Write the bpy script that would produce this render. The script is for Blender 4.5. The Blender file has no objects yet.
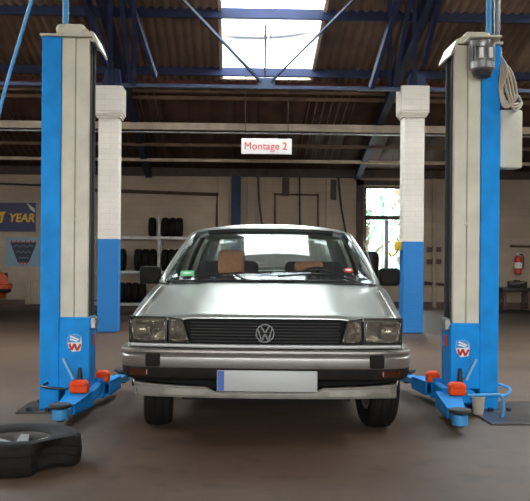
import bpy, bmesh, math, random
from mathutils import Vector, Matrix
random.seed(7)
C = bpy.context.scene
COL = C.collection
R = math.radians
PI = math.pi

# ------------------------------------------------------------------ camera model
F = 906.0; HC = 1.10; YH = 254.5
YAW = R(2.0); ROLL = R(0.45)
FW = Vector((math.sin(YAW), math.cos(YAW), 0)); RT = Vector((math.cos(YAW), -math.sin(YAW), 0))

def ray(px, py):
    a, b = px-265.0, py-250.5
    x = a*math.cos(ROLL)+b*math.sin(ROLL); y = -a*math.sin(ROLL)+b*math.cos(ROLL)
    y += 250.5-YH
    return FW + RT*(x/F) + Vector((0, 0, -y/F))
def P(px, py, D):
    return Vector((0, 0, HC)) + ray(px, py)*D
def G(px, py, z=0.0):                       # where the sight line meets height z
    r = ray(px, py); return Vector((0, 0, HC)) + r*((z-HC)/r.z)
def PY(px, py, y):                          # where it meets the plane Y = y
    r = ray(px, py); return Vector((0, 0, HC)) + r*(y/r.y)
EAVE_Y, EAVE_Z, SL, RIDGE_Y, REAR_Y = 18.7, 2.86, 0.25, 7.0, -4.7
def roof_z(y):
    return EAVE_Z + SL*(EAVE_Y-y) if y >= RIDGE_Y else EAVE_Z + SL*(EAVE_Y-RIDGE_Y) - SL*(RIDGE_Y-y)
def RP(px, py, drop=0.0):                   # where it meets the roof slope
    r = ray(px, py); k = (EAVE_Z+SL*EAVE_Y-drop-HC)/(r.z+SL*r.y); return Vector((0, 0, HC)) + r*k

# ------------------------------------------------------------------ materials
def mat(name, col, rough=0.6, metal=0.0, var=0.0, scale=6.0, coat=0.0, bump=0.0, spec=0.5, bscale=40.0, col2=None):
    m = bpy.data.materials.new(name); m.use_nodes = True
    nt = m.node_tree; N = nt.nodes; L = nt.links
    b = N['Principled BSDF']
    b.inputs['Base Color'].default_value = (*col, 1); b.inputs['Roughness'].default_value = rough
    b.inputs['Metallic'].default_value = metal; b.inputs['Coat Weight'].default_value = coat
    b.inputs['Specular IOR Level'].default_value = spec
    if coat: b.inputs['Coat Roughness'].default_value = 0.08
    tc = N.new('ShaderNodeTexCoord')
    if var > 0:
        n = N.new('ShaderNodeTexNoise'); n.inputs['Scale'].default_value = scale; n.inputs['Detail'].default_value = 5
        L.new(tc.outputs['Object'], n.inputs['Vector'])
        r = N.new('ShaderNodeValToRGB')
        c2 = col2 or tuple(c*(1-var) for c in col); c1 = tuple(min(1, c*(1+var*0.5)) for c in col) if not col2 else col
        r.color_ramp.elements[0].position = 0.35; r.color_ramp.elements[1].position = 0.65
        r.color_ramp.elements[0].color = (*c2, 1); r.color_ramp.elements[1].color = (*c1, 1)
        L.new(n.outputs['Fac'], r.inputs['Fac']); L.new(r.outputs['Color'], b.inputs['Base Color'])
    if bump > 0:
        n2 = N.new('ShaderNodeTexNoise'); n2.inputs['Scale'].default_value = bscale; n2.inputs['Detail'].default_value = 4
        L.new(tc.outputs['Object'], n2.inputs['Vector'])
        bp = N.new('ShaderNodeBump'); bp.inputs['Strength'].default_value = bump; bp.inputs['Distance'].default_value = 0.02
        L.new(n2.outputs['Fac'], bp.inputs['Height']); L.new(bp.outputs['Normal'], b.inputs['Normal'])
    return m

def brick_mat(name, c1, c2, mortar, split=None, low=None, w=0.25, h=0.075, bump=0.5):
    """painted brick on upright faces; below height `split` painted the colour `low`"""
    m = mat(name, c1, 0.65); nt = m.node_tree; N = nt.nodes; L = nt.links; b = N['Principled BSDF']
    tc = N.new('ShaderNodeTexCoord'); s = N.new('ShaderNodeSeparateXYZ'); L.new(tc.outputs['Object'], s.inputs[0])
    a = N.new('ShaderNodeMath'); a.operation = 'ADD'; L.new(s.outputs[0], a.inputs[0]); L.new(s.outputs[1], a.inputs[1])
    cb = N.new('ShaderNodeCombineXYZ'); L.new(a.outputs[0], cb.inputs[0]); L.new(s.outputs[2], cb.inputs[1])
    br = N.new('ShaderNodeTexBrick'); br.inputs['Scale'].default_value = 1.0
    br.inputs['Brick Width'].default_value = w; br.inputs['Row Height'].default_value = h
    br.inputs['Mortar Size'].default_value = 0.006; br.inputs['Mortar Smooth'].default_value = 0.4
    br.inputs['Color1'].default_value = (*c1, 1); br.inputs['Color2'].default_value = (*c2, 1); br.inputs['Mortar'].default_value = (*mortar, 1)
    L.new(cb.outputs[0], br.inputs['Vector'])
    out = br.outputs['Color']
    nz = N.new('ShaderNodeTexNoise'); nz.inputs['Scale'].default_value = 1.3; nz.inputs['Detail'].default_value = 6
    L.new(tc.outputs['Object'], nz.inputs['Vector'])
    mr = N.new('ShaderNodeMapRange'); mr.inputs[1].default_value = 0.3; mr.inputs[2].default_value = 0.7; mr.inputs[3].default_value = 0.8; mr.inputs[4].default_value = 1.05
    L.new(nz.outputs['Fac'], mr.inputs[0])
    mx = N.new('ShaderNodeMix'); mx.data_type = 'RGBA'; mx.blend_type = 'MULTIPLY'; mx.inputs['Factor'].default_value = 1
    L.new(out, mx.inputs['A']); L.new(mr.outputs[0], mx.inputs['B']); out = mx.outputs['Result']
    if split is not None:
        gt = N.new('ShaderNodeMath'); gt.operation = 'GREATER_THAN'; gt.inputs[1].default_value = split
        L.new(s.outputs[2], gt.inputs[0])
        m2 = N.new('ShaderNodeMix'); m2.data_type = 'RGBA'; L.new(gt.outputs[0], m2.inputs['Factor'])
        m2.inputs['A'].default_value = (*low, 1); L.new(out, m2.inputs['B']); out = m2.outputs['Result']
    L.new(out, b.inputs['Base Color'])
    bp = N.new('ShaderNodeBump'); bp.inputs['Strength'].default_value = bump; bp.inputs['Distance'].default_value = 0.01; bp.invert = True
    L.new(br.outputs['Fac'], bp.inputs['Height']); L.new(bp.outputs['Normal'], b.inputs['Normal'])
    return m

def glass_mat(name, tint=(0.8, 0.85, 0.85), rough=0.0, ior=1.5, haze=0.0, hazecol=(0.8, 0.8, 0.8)):
    m = bpy.data.materials.new(name); m.use_nodes = True
    nt = m.node_tree; N = nt.nodes; L = nt.links; N.clear()
    o = N.new('ShaderNodeOutputMaterial'); t = N.new('ShaderNodeBsdfTransparent'); g = N.new('ShaderNodeBsdfGlossy')
    t.inputs['Color'].default_value = (*tint, 1); g.inputs['Roughness'].default_value = rough
    # thin sheet: the same Schlick reflectance from either face
    ge = N.new('ShaderNodeNewGeometry'); dt = N.new('ShaderNodeVectorMath'); dt.operation = 'DOT_PRODUCT'
    L.new(ge.outputs['Incoming'], dt.inputs[0]); L.new(ge.outputs['Normal'], dt.inputs[1])
    def mth(op, a, b=None):
        n = N.new('ShaderNodeMath'); n.operation = op
        for k, v in enumerate((a, b)):
            if v is None: continue
            if isinstance(v, (int, float)): n.inputs[k].default_value = v
            else: L.new(v, n.inputs[k])
        return n.outputs[0]
    r0 = ((ior-1)/(ior+1))**2
    fac = mth('ADD', mth('MULTIPLY', mth('POWER', mth('SUBTRACT', 1.0, mth('ABSOLUTE', dt.outputs['Value'])), 5.0), 1-r0), r0)
    mx = N.new('ShaderNodeMixShader'); L.new(fac, mx.inputs[0])
    first = t.outputs[0]
    if haze > 0:
        d = N.new('ShaderNodeBsdfTranslucent'); d.inputs['Color'].default_value = (*hazecol, 1)
        m2 = N.new('ShaderNodeMixShader'); m2.inputs[0].default_value = haze
        L.new(t.outputs[0], m2.inputs[1]); L.new(d.outputs[0], m2.inputs[2]); first = m2.outputs[0]
    L.new(first, mx.inputs[1]); L.new(g.outputs[0], mx.inputs[2]); L.new(mx.outputs[0], o.inputs[0])
    return m

M = {}
M['cream'] = mat('cream paint', (0.62, 0.56, 0.43), 0.45, var=0.12, scale=5)
M['blue'] = mat('sky blue paint', (0.003, 0.265, 0.70), 0.5, var=0.15, scale=6, spec=0.2)
M['blue_light'] = mat('worn light blue paint', (0.05, 0.30, 0.62), 0.45, var=0.2, scale=12)
M['girder'] = mat('dark blue steel paint', (0.009, 0.020, 0.078), 0.6, var=0.2, scale=4)
M['tie'] = mat('blue tie bar paint', (0.030, 0.045, 0.095), 0.5, var=0.2, scale=4)
M['orange'] = mat('orange rubber', (0.90, 0.075, 0.008), 0.5, var=0.1, scale=10, spec=0.2)
M['dark'] = mat('greasy dark steel', (0.025, 0.022, 0.022), 0.5, var=0.3, scale=9)
M['steel'] = mat('worn steel', (0.30, 0.29, 0.28), 0.38, 0.8, var=0.35, scale=9)
M['plate'] = mat('oily floor plate', (0.13, 0.115, 0.11), 0.32, 0.6, var=0.5, scale=7)
M['alu'] = mat('cast aluminium', (0.48, 0.47, 0.45), 0.4, 0.8, var=0.1)
M['rubber'] = mat('tyre rubber', (0.012, 0.0095, 0.0085), 0.75, var=0.25, scale=14, bump=0.15, spec=0.2)
M['black'] = mat('black plastic', (0.015, 0.014, 0.014), 0.42)
M['emblem'] = mat('dull grey emblem', (0.13, 0.125, 0.12), 0.5, 0.3)
M['apron'] = mat('dull grey apron', (0.30, 0.27, 0.225), 0.5, 0.2, var=0.2, scale=8)  # darker and duller than the silver car paint
M['bright_trim'] = mat('bright trim', (0.68, 0.66, 0.63), 0.4, 0.5)
M['slat'] = mat('grey plastic slats', (0.06, 0.052, 0.048), 0.45)
M['matt_black'] = mat('matt black', (0.008, 0.008, 0.008), 0.9)
M['paint'] = mat('silver car paint', (0.62, 0.63, 0.575), 0.35, 0.8, coat=0.7)
M['paint_red'] = mat('red car paint', (0.42, 0.062, 0.018), 0.4, 0.0, coat=0.5)
M['bumper'] = mat('dull aluminium bumper', (0.33, 0.30, 0.275), 0.33, 0.75, var=0.1)
M['chrome'] = mat('chrome', (0.75, 0.74, 0.72), 0.12, 1.0)
M['dull_alloy'] = mat('dull dirty alloy', (0.12, 0.11, 0.105), 0.5, 0.6, var=0.3, scale=12)
M['lever'] = mat('pale blue worn lever', (0.20, 0.47, 0.70), 0.45)
M['reflector'] = mat('lamp reflector', (0.66, 0.65, 0.63), 0.22, 1.0)
M['amber'] = mat('amber lens', (0.06, 0.013, 0.003), 0.25)
M['white_plastic'] = mat('white plate', (0.46, 0.45, 0.43), 0.45)
M['euro'] = mat('blue plate band', (0.02, 0.08, 0.35), 0.4)
M['tan'] = mat('tan seat cloth', (0.85, 0.36, 0.20), 0.9, var=0.15, scale=30)
M['interior'] = mat('dark interior cloth', (0.05, 0.05, 0.055), 0.9)
M['dash'] = mat('grey dashboard', (0.045, 0.045, 0.048), 0.7)
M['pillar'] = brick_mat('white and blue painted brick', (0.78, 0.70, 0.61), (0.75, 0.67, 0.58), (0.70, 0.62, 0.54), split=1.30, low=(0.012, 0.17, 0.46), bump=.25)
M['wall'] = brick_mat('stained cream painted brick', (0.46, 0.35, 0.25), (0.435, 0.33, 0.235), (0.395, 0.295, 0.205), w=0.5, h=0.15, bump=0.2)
M['wood'] = mat('dark brown wood', (0.07, 0.04, 0.028), 0.6, var=0.3, scale=10)
M['red_beam'] = mat('red oxide beam', (0.13, 0.03, 0.022), 0.7, var=0.3, scale=4)
M['boards'] = mat('dark red brown boards', (0.085, 0.040, 0.026), 0.8, var=0.3, scale=3)  # for the lining added to darken the far roof
M['brown_beam'] = mat('brown purlin', (0.20, 0.125, 0.075), 0.7, var=0.3, scale=4)
M['pale_pipe'] = mat('dusty pale pipe', (0.80, 0.66, 0.50), 0.45, var=0.25, scale=3)
M['rust'] = mat('brown painted pipe', (0.10, 0.05, 0.035), 0.6, var=0.3, scale=8)
M['shelf'] = mat('galvanised shelf rail', (0.42, 0.39, 0.36), 0.5, 0.4, var=0.2)
M['sign_white'] = mat('white sign board', (0.60, 0.56, 0.53), 0.4)
M['sign_red'] = mat('red lettering', (0.55, 0.02, 0.01), 0.5)
M['poster_blue'] = mat('navy poster', (0.02, 0.022, 0.09), 0.35)
M['poster_yellow'] = mat('yellow lettering', (0.75, 0.42, 0.02), 0.5)
M['poster_pale'] = mat('pale blue poster', (0.20, 0.33, 0.40), 0.4)
M['poster_black'] = mat('black print', (0.02, 0.02, 0.035), 0.5)
M['groove'] = mat('grey blue print', (0.10, 0.13, 0.18), 0.5)
M['paper'] = mat('white paper', (0.8, 0.78, 0.75), 0.6)
M['red'] = mat('red enamel', (0.55, 0.025, 0.015), 0.35)
M['yellow'] = mat('yellow plastic', (0.75, 0.42, 0.02), 0.45)
M['green'] = mat('green sticker print', (0.10, 0.55, 0.22), 0.5)
M['cable'] = mat('beige cable', (0.42, 0.34, 0.25), 0.55)
M['bark'] = mat('bark', (0.10, 0.065, 0.04), 0.9, var=0.3, bump=0.4)
M['leaf'] = mat('leaf green', (0.24, 0.42, 0.33), 0.6, var=0.35, scale=3)
M['glass'] = glass_mat('car glass', (0.88, 0.92, 0.91), 0.0, 1.52, haze=0.05)
M['pane'] = glass_mat('window pane', (0.9, 0.93, 0.93), 0.0, 1.5)
M['roof_pane'] = glass_mat('dusty roof glazing', (0.9, 0.92, 0.92), 0.3, 1.12, haze=0.18, hazecol=(.9, .9, .9))
M['lens'] = glass_mat('ribbed lamp glass', (0.80, 0.77, 0.72), 0.12, 1.5, haze=0.22, hazecol=(0.80, 0.78, 0.76))
M['roof'] = mat('brown corrugated sheet', (0.22, 0.15, 0.105), 0.85, var=0.35, scale=1.2)
M['ground'] = mat('pale yard concrete', (0.42, 0.40, 0.36), 0.9, var=0.2, scale=1)

# floor: brown-grey worn concrete with oil stains
def floor_mat():
    m = mat('worn workshop concrete', (0.15, 0.12, 0.10), 0.5); nt = m.node_tree; N = nt.nodes; L = nt.links; b = N['Principled BSDF']
    tc = N.new('ShaderNodeTexCoord')
    n1 = N.new('ShaderNodeTexNoise'); n1.inputs['Scale'].default_value = 0.55; n1.inputs['Detail'].default_value = 8; n1.inputs['Roughness'].default_value = 0.62
    L.new(tc.outputs['Object'], n1.inputs['Vector'])
    r1 = N.new('ShaderNodeValToRGB'); e = r1.color_ramp.elements
    e[0].position = 0.36; e[0].color = (0.054, 0.030, 0.0175, 1); e[1].position = 0.66; e[1].color = (0.098, 0.060, 0.037, 1)
    L.new(n1.outputs['Fac'], r1.inputs['Fac'])
    n2 = N.new('ShaderNodeTexNoise'); n2.inputs['Scale'].default_value = 5.5; n2.inputs['Detail'].default_value = 4
    L.new(tc.outputs['Object'], n2.inputs['Vector'])
    r2 = N.new('ShaderNodeValToRGB'); e = r2.color_ramp.elements
    e[0].position = 0.30; e[0].color = (0.62, 0.60, 0.58, 1); e[1].position = 0.46; e[1].color = (1, 1, 1, 1)
    L.new(n2.outputs['Fac'], r2.inputs['Fac'])
    mx = N.new('ShaderNodeMix'); mx.data_type = 'RGBA'; mx.blend_type = 'MULTIPLY'; mx.inputs['Factor'].default_value = 0.7
    L.new(r1.outputs['Color'], mx.inputs['A']); L.new(r2.outputs['Color'], mx.inputs['B']); L.new(mx.outputs['Result'], b.inputs['Base Color'])
    rr = N.new('ShaderNodeMapRange'); rr.inputs[3].default_value = 0.5; rr.inputs[4].default_value = 0.75; b.inputs['Specular IOR Level'].default_value = 0.25
    L.new(n1.outputs['Fac'], rr.inputs[0]); L.new(rr.outputs[0], b.inputs['Roughness'])
    bp = N.new('ShaderNodeBump'); bp.inputs['Strength'].default_value = 0.12; bp.inputs['Distance'].default_value = 0.02
    L.new(n2.outputs['Fac'], bp.inputs['Height']); L.new(bp.outputs['Normal'], b.inputs['Normal'])
    return m
M['floor'] = floor_mat()

# ------------------------------------------------------------------ mesh helpers
class MB:
    def __init__(s): s.b = bmesh.new()
    def box(s, lo, hi, bev=0.0, seg=2, mtx=None):
        lo = Vector(lo); hi = Vector(hi); c = (lo+hi)/2; d = hi-lo
        r = bmesh.ops.create_cube(s.b, size=1.0); vs = r['verts']
        bmesh.ops.scale(s.b, vec=d, verts=vs); bmesh.ops.translate(s.b, vec=c, verts=vs)
        if bev > 0:
            es = list({e for v in vs for e in v.link_edges})
            rb = bmesh.ops.bevel(s.b, geom=es, offset=bev, segments=seg, affect='EDGES', profile=0.5)
            vs = list({v for f in rb['faces'] for v in f.verts} | {v for v in vs if v.is_valid})
        if mtx is not None: bmesh.ops.transform(s.b, matrix=mtx, verts=vs)
        return s
    def beam(s, a, b, w, h, bev=0.0):       # rectangular bar from a to b; h is measured as near to upright as can be
        a = Vector(a); b = Vector(b); d = b-a; l = d.length; d.normalize()
        up = Vector((0, 0, 1)) if abs(d.z) < 0.95 else Vector((0, 1, 0))
        x = d.cross(up).normalized(); z = x.cross(d)
        m = Matrix((x, d, z)).transposed().to_4x4(); m.translation = (a+b)/2
        return s.box((-w/2, -l/2, -h/2), (w/2, l/2, h/2), bev, 1, m)
    def cyl(s, a, b, r1, r2=None, n=20):
        a = Vector(a); b = Vector(b); d = b-a
        q = d.to_track_quat('Z', 'Y').to_matrix().to_4x4(); q.translation = (a+b)/2
        bmesh.ops.create_cone(s.b, cap_ends=True, segments=n, radius1=r1, radius2=r1 if r2 is None else r2, depth=d.length, matrix=q)
        return s
    def sphere(s, c, r, sc=(1, 1, 1), n=16):
        m = Matrix.Translation(c) @ Matrix.Diagonal((*sc, 1))
        bmesh.ops.create_uvsphere(s.b, u_segments=n, v_segments=n//2+2, radius=r, matrix=m); return s
    def grid(s, rows, close=False):
        vr = [[s.b.verts.new(p) for p in row] for row in rows]
        for i in range(len(vr)-1):
            n = len(vr[i])
            for j in range(n if close else n-1):
                k = (j+1) % n
                try: s.b.faces.new((vr[i][j], vr[i][k], vr[i+1][k], vr[i+1][j]))
                except ValueError: pass
        return vr
    def tube(s, pts, r, n=10, smooth=6):
        pts = [Vector(p) for p in pts]
        if smooth > 1 and len(pts) > 2: pts = spline(pts, smooth)
        rows = []; prev = None
        for i, p in enumerate(pts):
            t = (pts[min(i+1, len(pts)-1)] - pts[max(i-1, 0)]).normalized()
            if prev is None:
                u = t.cross(Vector((0, 0, 1)) if abs(t.z) < 0.9 else Vector((1, 0, 0))).normalized()
            else:
                u = (prev - t*prev.dot(t)).normalized()
            prev = u; v = t.cross(u)
            rows.append([p + (u*math.cos(2*PI*k/n) + v*math.sin(2*PI*k/n))*r for k in range(n)])
        vr = s.grid(rows, True)
        s.b.faces.new(vr[0][::-1]); s.b.faces.new(vr[-1]); return s
    def lathe(s, prof, n=48, axis='Z', c=(0, 0, 0), closed=True):
        """prof: list of (radius, height) closed loop"""
        rows = []
        for k in range(n):
            a = 2*PI*k/n; row = []
            for r, h in prof:
                p = (r*math.cos(a), r*math.sin(a), h)
                if axis == 'Y': p = (p[0], h, p[1])
                if axis == 'X': p = (h, p[0], p[1])
                row.append(Vector(p)+Vector(c))
            rows.append(row)
        rows.append(None)
        vr = [[s.b.verts.new(p) for p in row] for row in rows[:-1]]
        m = len(prof)
        for i in range(n):
            for j in range(m if closed else m-1):
                s.b.faces.new((vr[i][j], vr[(i+1) % n][j], vr[(i+1) % n][(j+1) % m], vr[i][(j+1) % m]))
        return s
    def poly(s, pts, ext):                  # a flat outline given its thickness
        ext = Vector(ext)
        a = [s.b.verts.new(Vector(p)) for p in pts]; b = [s.b.verts.new(Vector(p)+ext) for p in pts]
        s.b.faces.new(a[::-1]); s.b.faces.new(b); n = len(a)
        for i in range(n): s.b.faces.new((a[i], a[(i+1) % n], b[(i+1) % n], b[i]))
        return s
    def xf(s, m): bmesh.ops.transform(s.b, matrix=m, verts=s.b.verts[:]); return s
    def build(s, name, m, parent=None, ang=32, solid=0.0, loc=None, label=None):
        bmesh.ops.recalc_face_normals(s.b, faces=s.b.faces[:])
        me = bpy.data.meshes.new(name); s.b.to_mesh(me); s.b.free()
        me.shade_smooth(); me.set_sharp_from_angle(angle=R(ang))
        me.materials.append(m)
        o = bpy.data.objects.new(name, me); COL.objects.link(o)
        if parent is not None: o.parent = parent
        if loc is not None: o.location = loc
        if solid:
            md = o.modifiers.new('thickness', 'SOLIDIFY'); md.thickness = solid; md.offset = -1
        if label: o['label'] = label
        return o

def spline(pts, k):
    out = []
    for i in range(len(pts)-1):
        p0 = pts[max(i-1, 0)]; p1 = pts[i]; p2 = pts[i+1]; p3 = pts[min(i+2, len(pts)-1)]
        for j in range(k):
            t = j/k
            out.append(0.5*((2*p1) + (p2-p0)*t + (2*p0-5*p1+4*p2-p3)*t*t + (3*p1-p0-3*p2+p3)*t*t*t))
    out.append(pts[-1]); return out

def interp(tb, y):
    if y <= tb[0][0]: return tb[0][1]
    if y >= tb[-1][0]: return tb[-1][1]
    for i in range(len(tb)-1):
        if tb[i][0] <= y <= tb[i+1][0]:
            x1, y1 = tb[i]; x2, y2 = tb[i+1]
            def sl(k):
                a = tb[max(k-1, 0)]; b = tb[min(k+1, len(tb)-1)]; return (b[1]-a[1])/(b[0]-a[0])
            h = x2-x1; t = (y-x1)/h
            return (2*t**3-3*t*t+1)*y1 + (t**3-2*t*t+t)*h*sl(i) + (3*t*t-2*t**3)*y2 + (t**3-t*t)*h*sl(i+1)

def thing(name, label, cat, loc=(0, 0, 0), rz=0.0, group=None):
    o = bpy.data.objects.new(name, None); COL.objects.link(o); o.empty_display_size = 0.1
    o.location = loc; o.rotation_euler = (0, 0, rz); o['label'] = label; o['category'] = cat
    if group: o['group'] = group
    return o
def tag(o, label, cat, group=None):
    o['label'] = label; o['category'] = cat
    if group: o['group'] = group
    return o
def struct(o, label=None):
    o['kind'] = 'structure'
    if label: o['label'] = label
    return o
def copy_tree(o, parent=None):
    c = o.copy(); COL.objects.link(c)
    if parent is not None: c.parent = parent
    for ch in list(o.children): copy_tree(ch, c)
    return c
def text_mesh(s, size, m, name, parent, mtx, depth=0.004, shear=0.0, bold=0.0, sx=1.0):
    cu = bpy.data.curves.new('t', 'FONT'); cu.body = s; cu.size = size; cu.extrude = depth; cu.shear = shear; cu.offset = bold
    cu.align_x = 'CENTER'; cu.align_y = 'CENTER'
    t = bpy.data.objects.new('t', cu); COL.objects.link(t)
    dg = bpy.context.evaluated_depsgraph_get(); me = bpy.data.meshes.new_from_object(t.evaluated_get(dg))
    bpy.data.objects.remove(t); bpy.data.curves.remove(cu)
    me.transform(mtx @ Matrix.Diagonal((sx, 1, 1, 1))); me.materials.clear(); me.materials.append(m); me.name = name
    o = bpy.data.objects.new(name, me); COL.objects.link(o); o.parent = parent; return o
UPRIGHT = Matrix.Rotation(PI/2, 4, 'X')     # text standing up, facing -Y

# ------------------------------------------------------------------ the building
XW = 8.2
b = MB(); b.grid([[(-XW, REAR_Y, 0), (XW, REAR_Y, 0)], [(-XW, EAVE_Y+.3, 0), (XW, EAVE_Y+.3, 0)]])
struct(b.build('floor', M['floor'], solid=0.12), 'worn brown-grey concrete workshop floor')
b = MB(); b.box((-40, EAVE_Y+0.3, -.3), (40, 60, -0.05)); struct(b.build('ground', M['ground']))
b = MB(); b.box((-40, -40, -.3), (40, REAR_Y, -0.02)); struct(b.build('ground', M['ground']))

# back wall with the window opening
wa = PY(364.5, 186, EAVE_Y); wb = PY(404, 277, EAVE_Y)
WX0, WX1, WZ1, WZ0 = wa.x, wb.x+.25, wa.z, wb.z
b = MB(); T = 0.3
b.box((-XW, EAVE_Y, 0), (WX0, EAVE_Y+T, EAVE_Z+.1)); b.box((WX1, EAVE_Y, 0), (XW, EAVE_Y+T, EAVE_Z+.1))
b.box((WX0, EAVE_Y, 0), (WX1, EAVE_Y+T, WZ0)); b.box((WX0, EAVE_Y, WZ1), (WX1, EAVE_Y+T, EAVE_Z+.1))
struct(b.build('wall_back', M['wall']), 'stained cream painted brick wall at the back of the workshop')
for nm, x in (('wall_left', -XW), ('wall_right', XW)):
    s = -1 if x < 0 else 1
    pts = [(x, REAR_Y, 0), (x, EAVE_Y+T, 0), (x, EAVE_Y+T, EAVE_Z+.05), (x, RIDGE_Y, roof_z(RIDGE_Y)+.1), (x, REAR_Y, EAVE_Z+.05)]
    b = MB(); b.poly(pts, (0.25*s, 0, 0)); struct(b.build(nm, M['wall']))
# unseen wall behind the camera; its opening is sized and raised to shape the light
GW = 3.2; GH = 2.7; GB = 1.12
b = MB(); b.box((-XW, REAR_Y-.3, 0), (-GW, REAR_Y, EAVE_Z+.1)); b.box((GW, REAR_Y-.3, 0), (XW, REAR_Y, EAVE_Z+.1)); b.box((-GW, REAR_Y-.3, GH), (GW, REAR_Y, EAVE_Z+.1)); b.box((-GW, REAR_Y-.3, 0), (GW, REAR_Y, GB))
struct(b.build('wall_front', M['wall']))
b = MB(); b.box((-XW, EAVE_Y-.025, 0), (XW, EAVE_Y, 0.14)); struct(b.build('baseboard_back', M['rust']))

# corrugated roof, cut open for the skylights
SK = [RP(221.5, 76, -.02), RP(311.5, 76, -.02)]
SX0, SX1, SY1 = SK[0].x, SK[1].x, (SK[0].y+SK[1].y)/2
SY0 = 9.1
SIDE = 1.5
holes = [(SX0, SX1, SY0, SY1)]
for cx in (-5.6, 5.6): holes.append((cx-1.3, cx+1.3, 7.8, 12.5))  # side skylights out of view, added to brighten the pillars and hall
back_holes = [(cx-SIDE/2, cx+SIDE/2, 2.2, 6.2) for cx in (-5.4, 5.4)]  # unseen skylights on the near slope, added for light from behind the camera
WL = 0.13; AMP = 0.022
def sheet(b, x0, x1, y0, y1):
    n = max(2, int((x1-x0)/WL*8)); rows = []
    for y in (y0, y1):
        rows.append([(x0+(x1-x0)*k/n, y, roof_z(y)+AMP*math.sin(2*PI*(x0+(x1-x0)*k/n)/WL)) for k in range(n+1)])
    b.grid(rows)
def slope(b, hs, y0, y1):
    xs = sorted({-XW, XW, *[h[0] for h in hs], *[h[1] for h in hs]})
    for i in range(len(xs)-1):
        a, c = xs[i], xs[i+1]; inside = [h for h in hs if h[0] <= a+1e-6 and h[1] >= c-1e-6]
        if not inside: sheet(b, a, c, y0, y1)
        else:
            sheet(b, a, c, y0, inside[0][2]); sheet(b, a, c, inside[0][3], y1)
b = MB(); slope(b, holes, RIDGE_Y, EAVE_Y+.35); slope(b, back_holes, REAR_Y-.35, RIDGE_Y)
struct(b.build('ceiling', M['roof'], ang=80, solid=0.012), 'dark brown corrugated roof sheets')
PORTALS = []
for i, (x0, x1, y0, y1) in enumerate(holes+back_holes):  # the first skylight is in view, the others are added for light
    fr = MB(); w = 0.035
    e = lambda x, y, dz=0.0: Vector((x, y, roof_z(y)+dz))
    fr.beam(e(x0, y0), e(x0, y1), .05, .09); fr.beam(e(x1, y0), e(x1, y1), .05, .09)
    fr.beam(e(x0, y0), e(x1, y0), .05, .09); fr.beam(e(x0-.02, y1, -.02), e(x1+.02, y1, -.02), .10, .05)
    k = 2; 
    for q in range(1, k): fr.beam(e(x0+(x1-x0)*q/k, y0), e(x0+(x1-x0)*q/k, y1), .012, .03)
    fo = struct(fr.build('window_%d' % (i+2), M['brown_beam'] if i else M['pale_pipe']), 'bright glazed skylight in the roof' if i == 0 else None)
    pn = MB(); pn.grid([[e(x0, y0, .01), e(x1, y0, .01)], [e(x0, y1, .01), e(x1, y1, .01)]])
    pn.build('pane', M['roof_pane'], fo, solid=0.006)
    PORTALS.append((x0, x1, y0, y1))

# window in the back wall
fr = MB(); yw = EAVE_Y+.10
tz = PY(380, 217, EAVE_Y).z
for x in (WX0, WX1): fr.box((x-.05, yw-.03, WZ0), (x+.05, yw+.04, WZ1))
for z in (WZ0, WZ1): fr.box((WX0, yw-.03, z-.045), (WX1, yw+.04, z+.045))
fr.box((WX0, yw-.03, tz-.05), (WX1, yw+.04, tz+.03))
win = struct(fr.build('window_1', M['wood']), 'bright window in the back wall with trees outside')
pn = MB(); pn.box((WX0, yw, WZ0), (WX1, yw+.006, WZ1)); pn.build('pane', M['pane'], win)
mu = MB(); mxp = PY(386, 240, yw).x; mu.box((mxp-.045, yw-.05, WZ0), (mxp+.045, yw+.03, tz-.06), .01); mu.build('mullion', M['steel'], win)
cs = MB(); cs.box((WX0-.17, EAVE_Y-.03, WZ0-.05), (WX0-.02, EAVE_Y, WZ1+.12)); cs.box((WX0-.17, EAVE_Y-.03, WZ1+.02), (WX1+.1, EAVE_Y, WZ1+.12)); cs.build('casing', M['wood'], win)
sl_ = MB(); sl_.box((WX0-.1, EAVE_Y-.08, WZ0-.09), (WX1+.1, EAVE_Y+.1, WZ0-.045), .008); sl_.build('sill', M['wood'], win)

# ------------------------------------------------------------------ roof steel
def tri_rail(name, px_y, drop, w, h, m, label, x0=-XW, x1=XW, cat='beam', group=None, lip=None):
    c = RP(265, px_y, drop); b = MB(); z = c.z
    b.box((x0, c.y-w/2, z-h/2), (x1, c.y+w/2, z+h/2), .004, 1)
    o = tag(b.build(name, m), label, cat, group)
    return o, c
tri_rail('roof_purlin', 14, .06, .08, .14, M['girder'], 'dark blue purlin crossing high up behind the upper half of the skylight')
tri_rail('roof_purlin', 72.5, .07, .08, .13, M['girder'], 'dark blue purlin crossing at the bottom edge of the skylight')
c = PY(265, 80, 14.6); b = MB(); b.box((-XW, 14.56, c.z-.085), (XW, 14.66, c.z+.085)); tag(b.build('roof_beam', M['red_beam']), 'dull red beam crossing just below the skylight', 'beam')
def hpipe(name, py, y, r, m, label, x0=-XW+.02, x1=XW-.02, flat=None, cat='pipe'):
    z = PY(265, py, y).z; b = MB()
    if flat: b.box((x0, y-flat/2, z-r), (x1, y+flat/2, z+r), .006, 1)
    else: b.cyl((x0, y, z), (x1, y, z), r, n=14)
    return tag(b.build(name, m), label, cat), z
hpipe('roof_purlin', 92, 14.9, .035, M['brown_beam'], 'narrow brown purlin next below the light blue tie bar', flat=.06, cat='beam')
hpipe('roof_purlin', 99, 15.0, .03, M['brown_beam'], 'narrow brown purlin, second below the light blue tie bar', flat=.06, cat='beam')
o, z = hpipe('roof_rail', 127.5, 15.8, .062, M['pale_pipe'], 'broad pale rail crossing below the roof just above the red lettered sign', flat=.07, cat='rail')
b = MB(); b.box((-XW+.02, 15.76, z-.115), (XW-.02, 15.84, z-.095)); b.build('flange', M['steel'], o)
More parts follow.
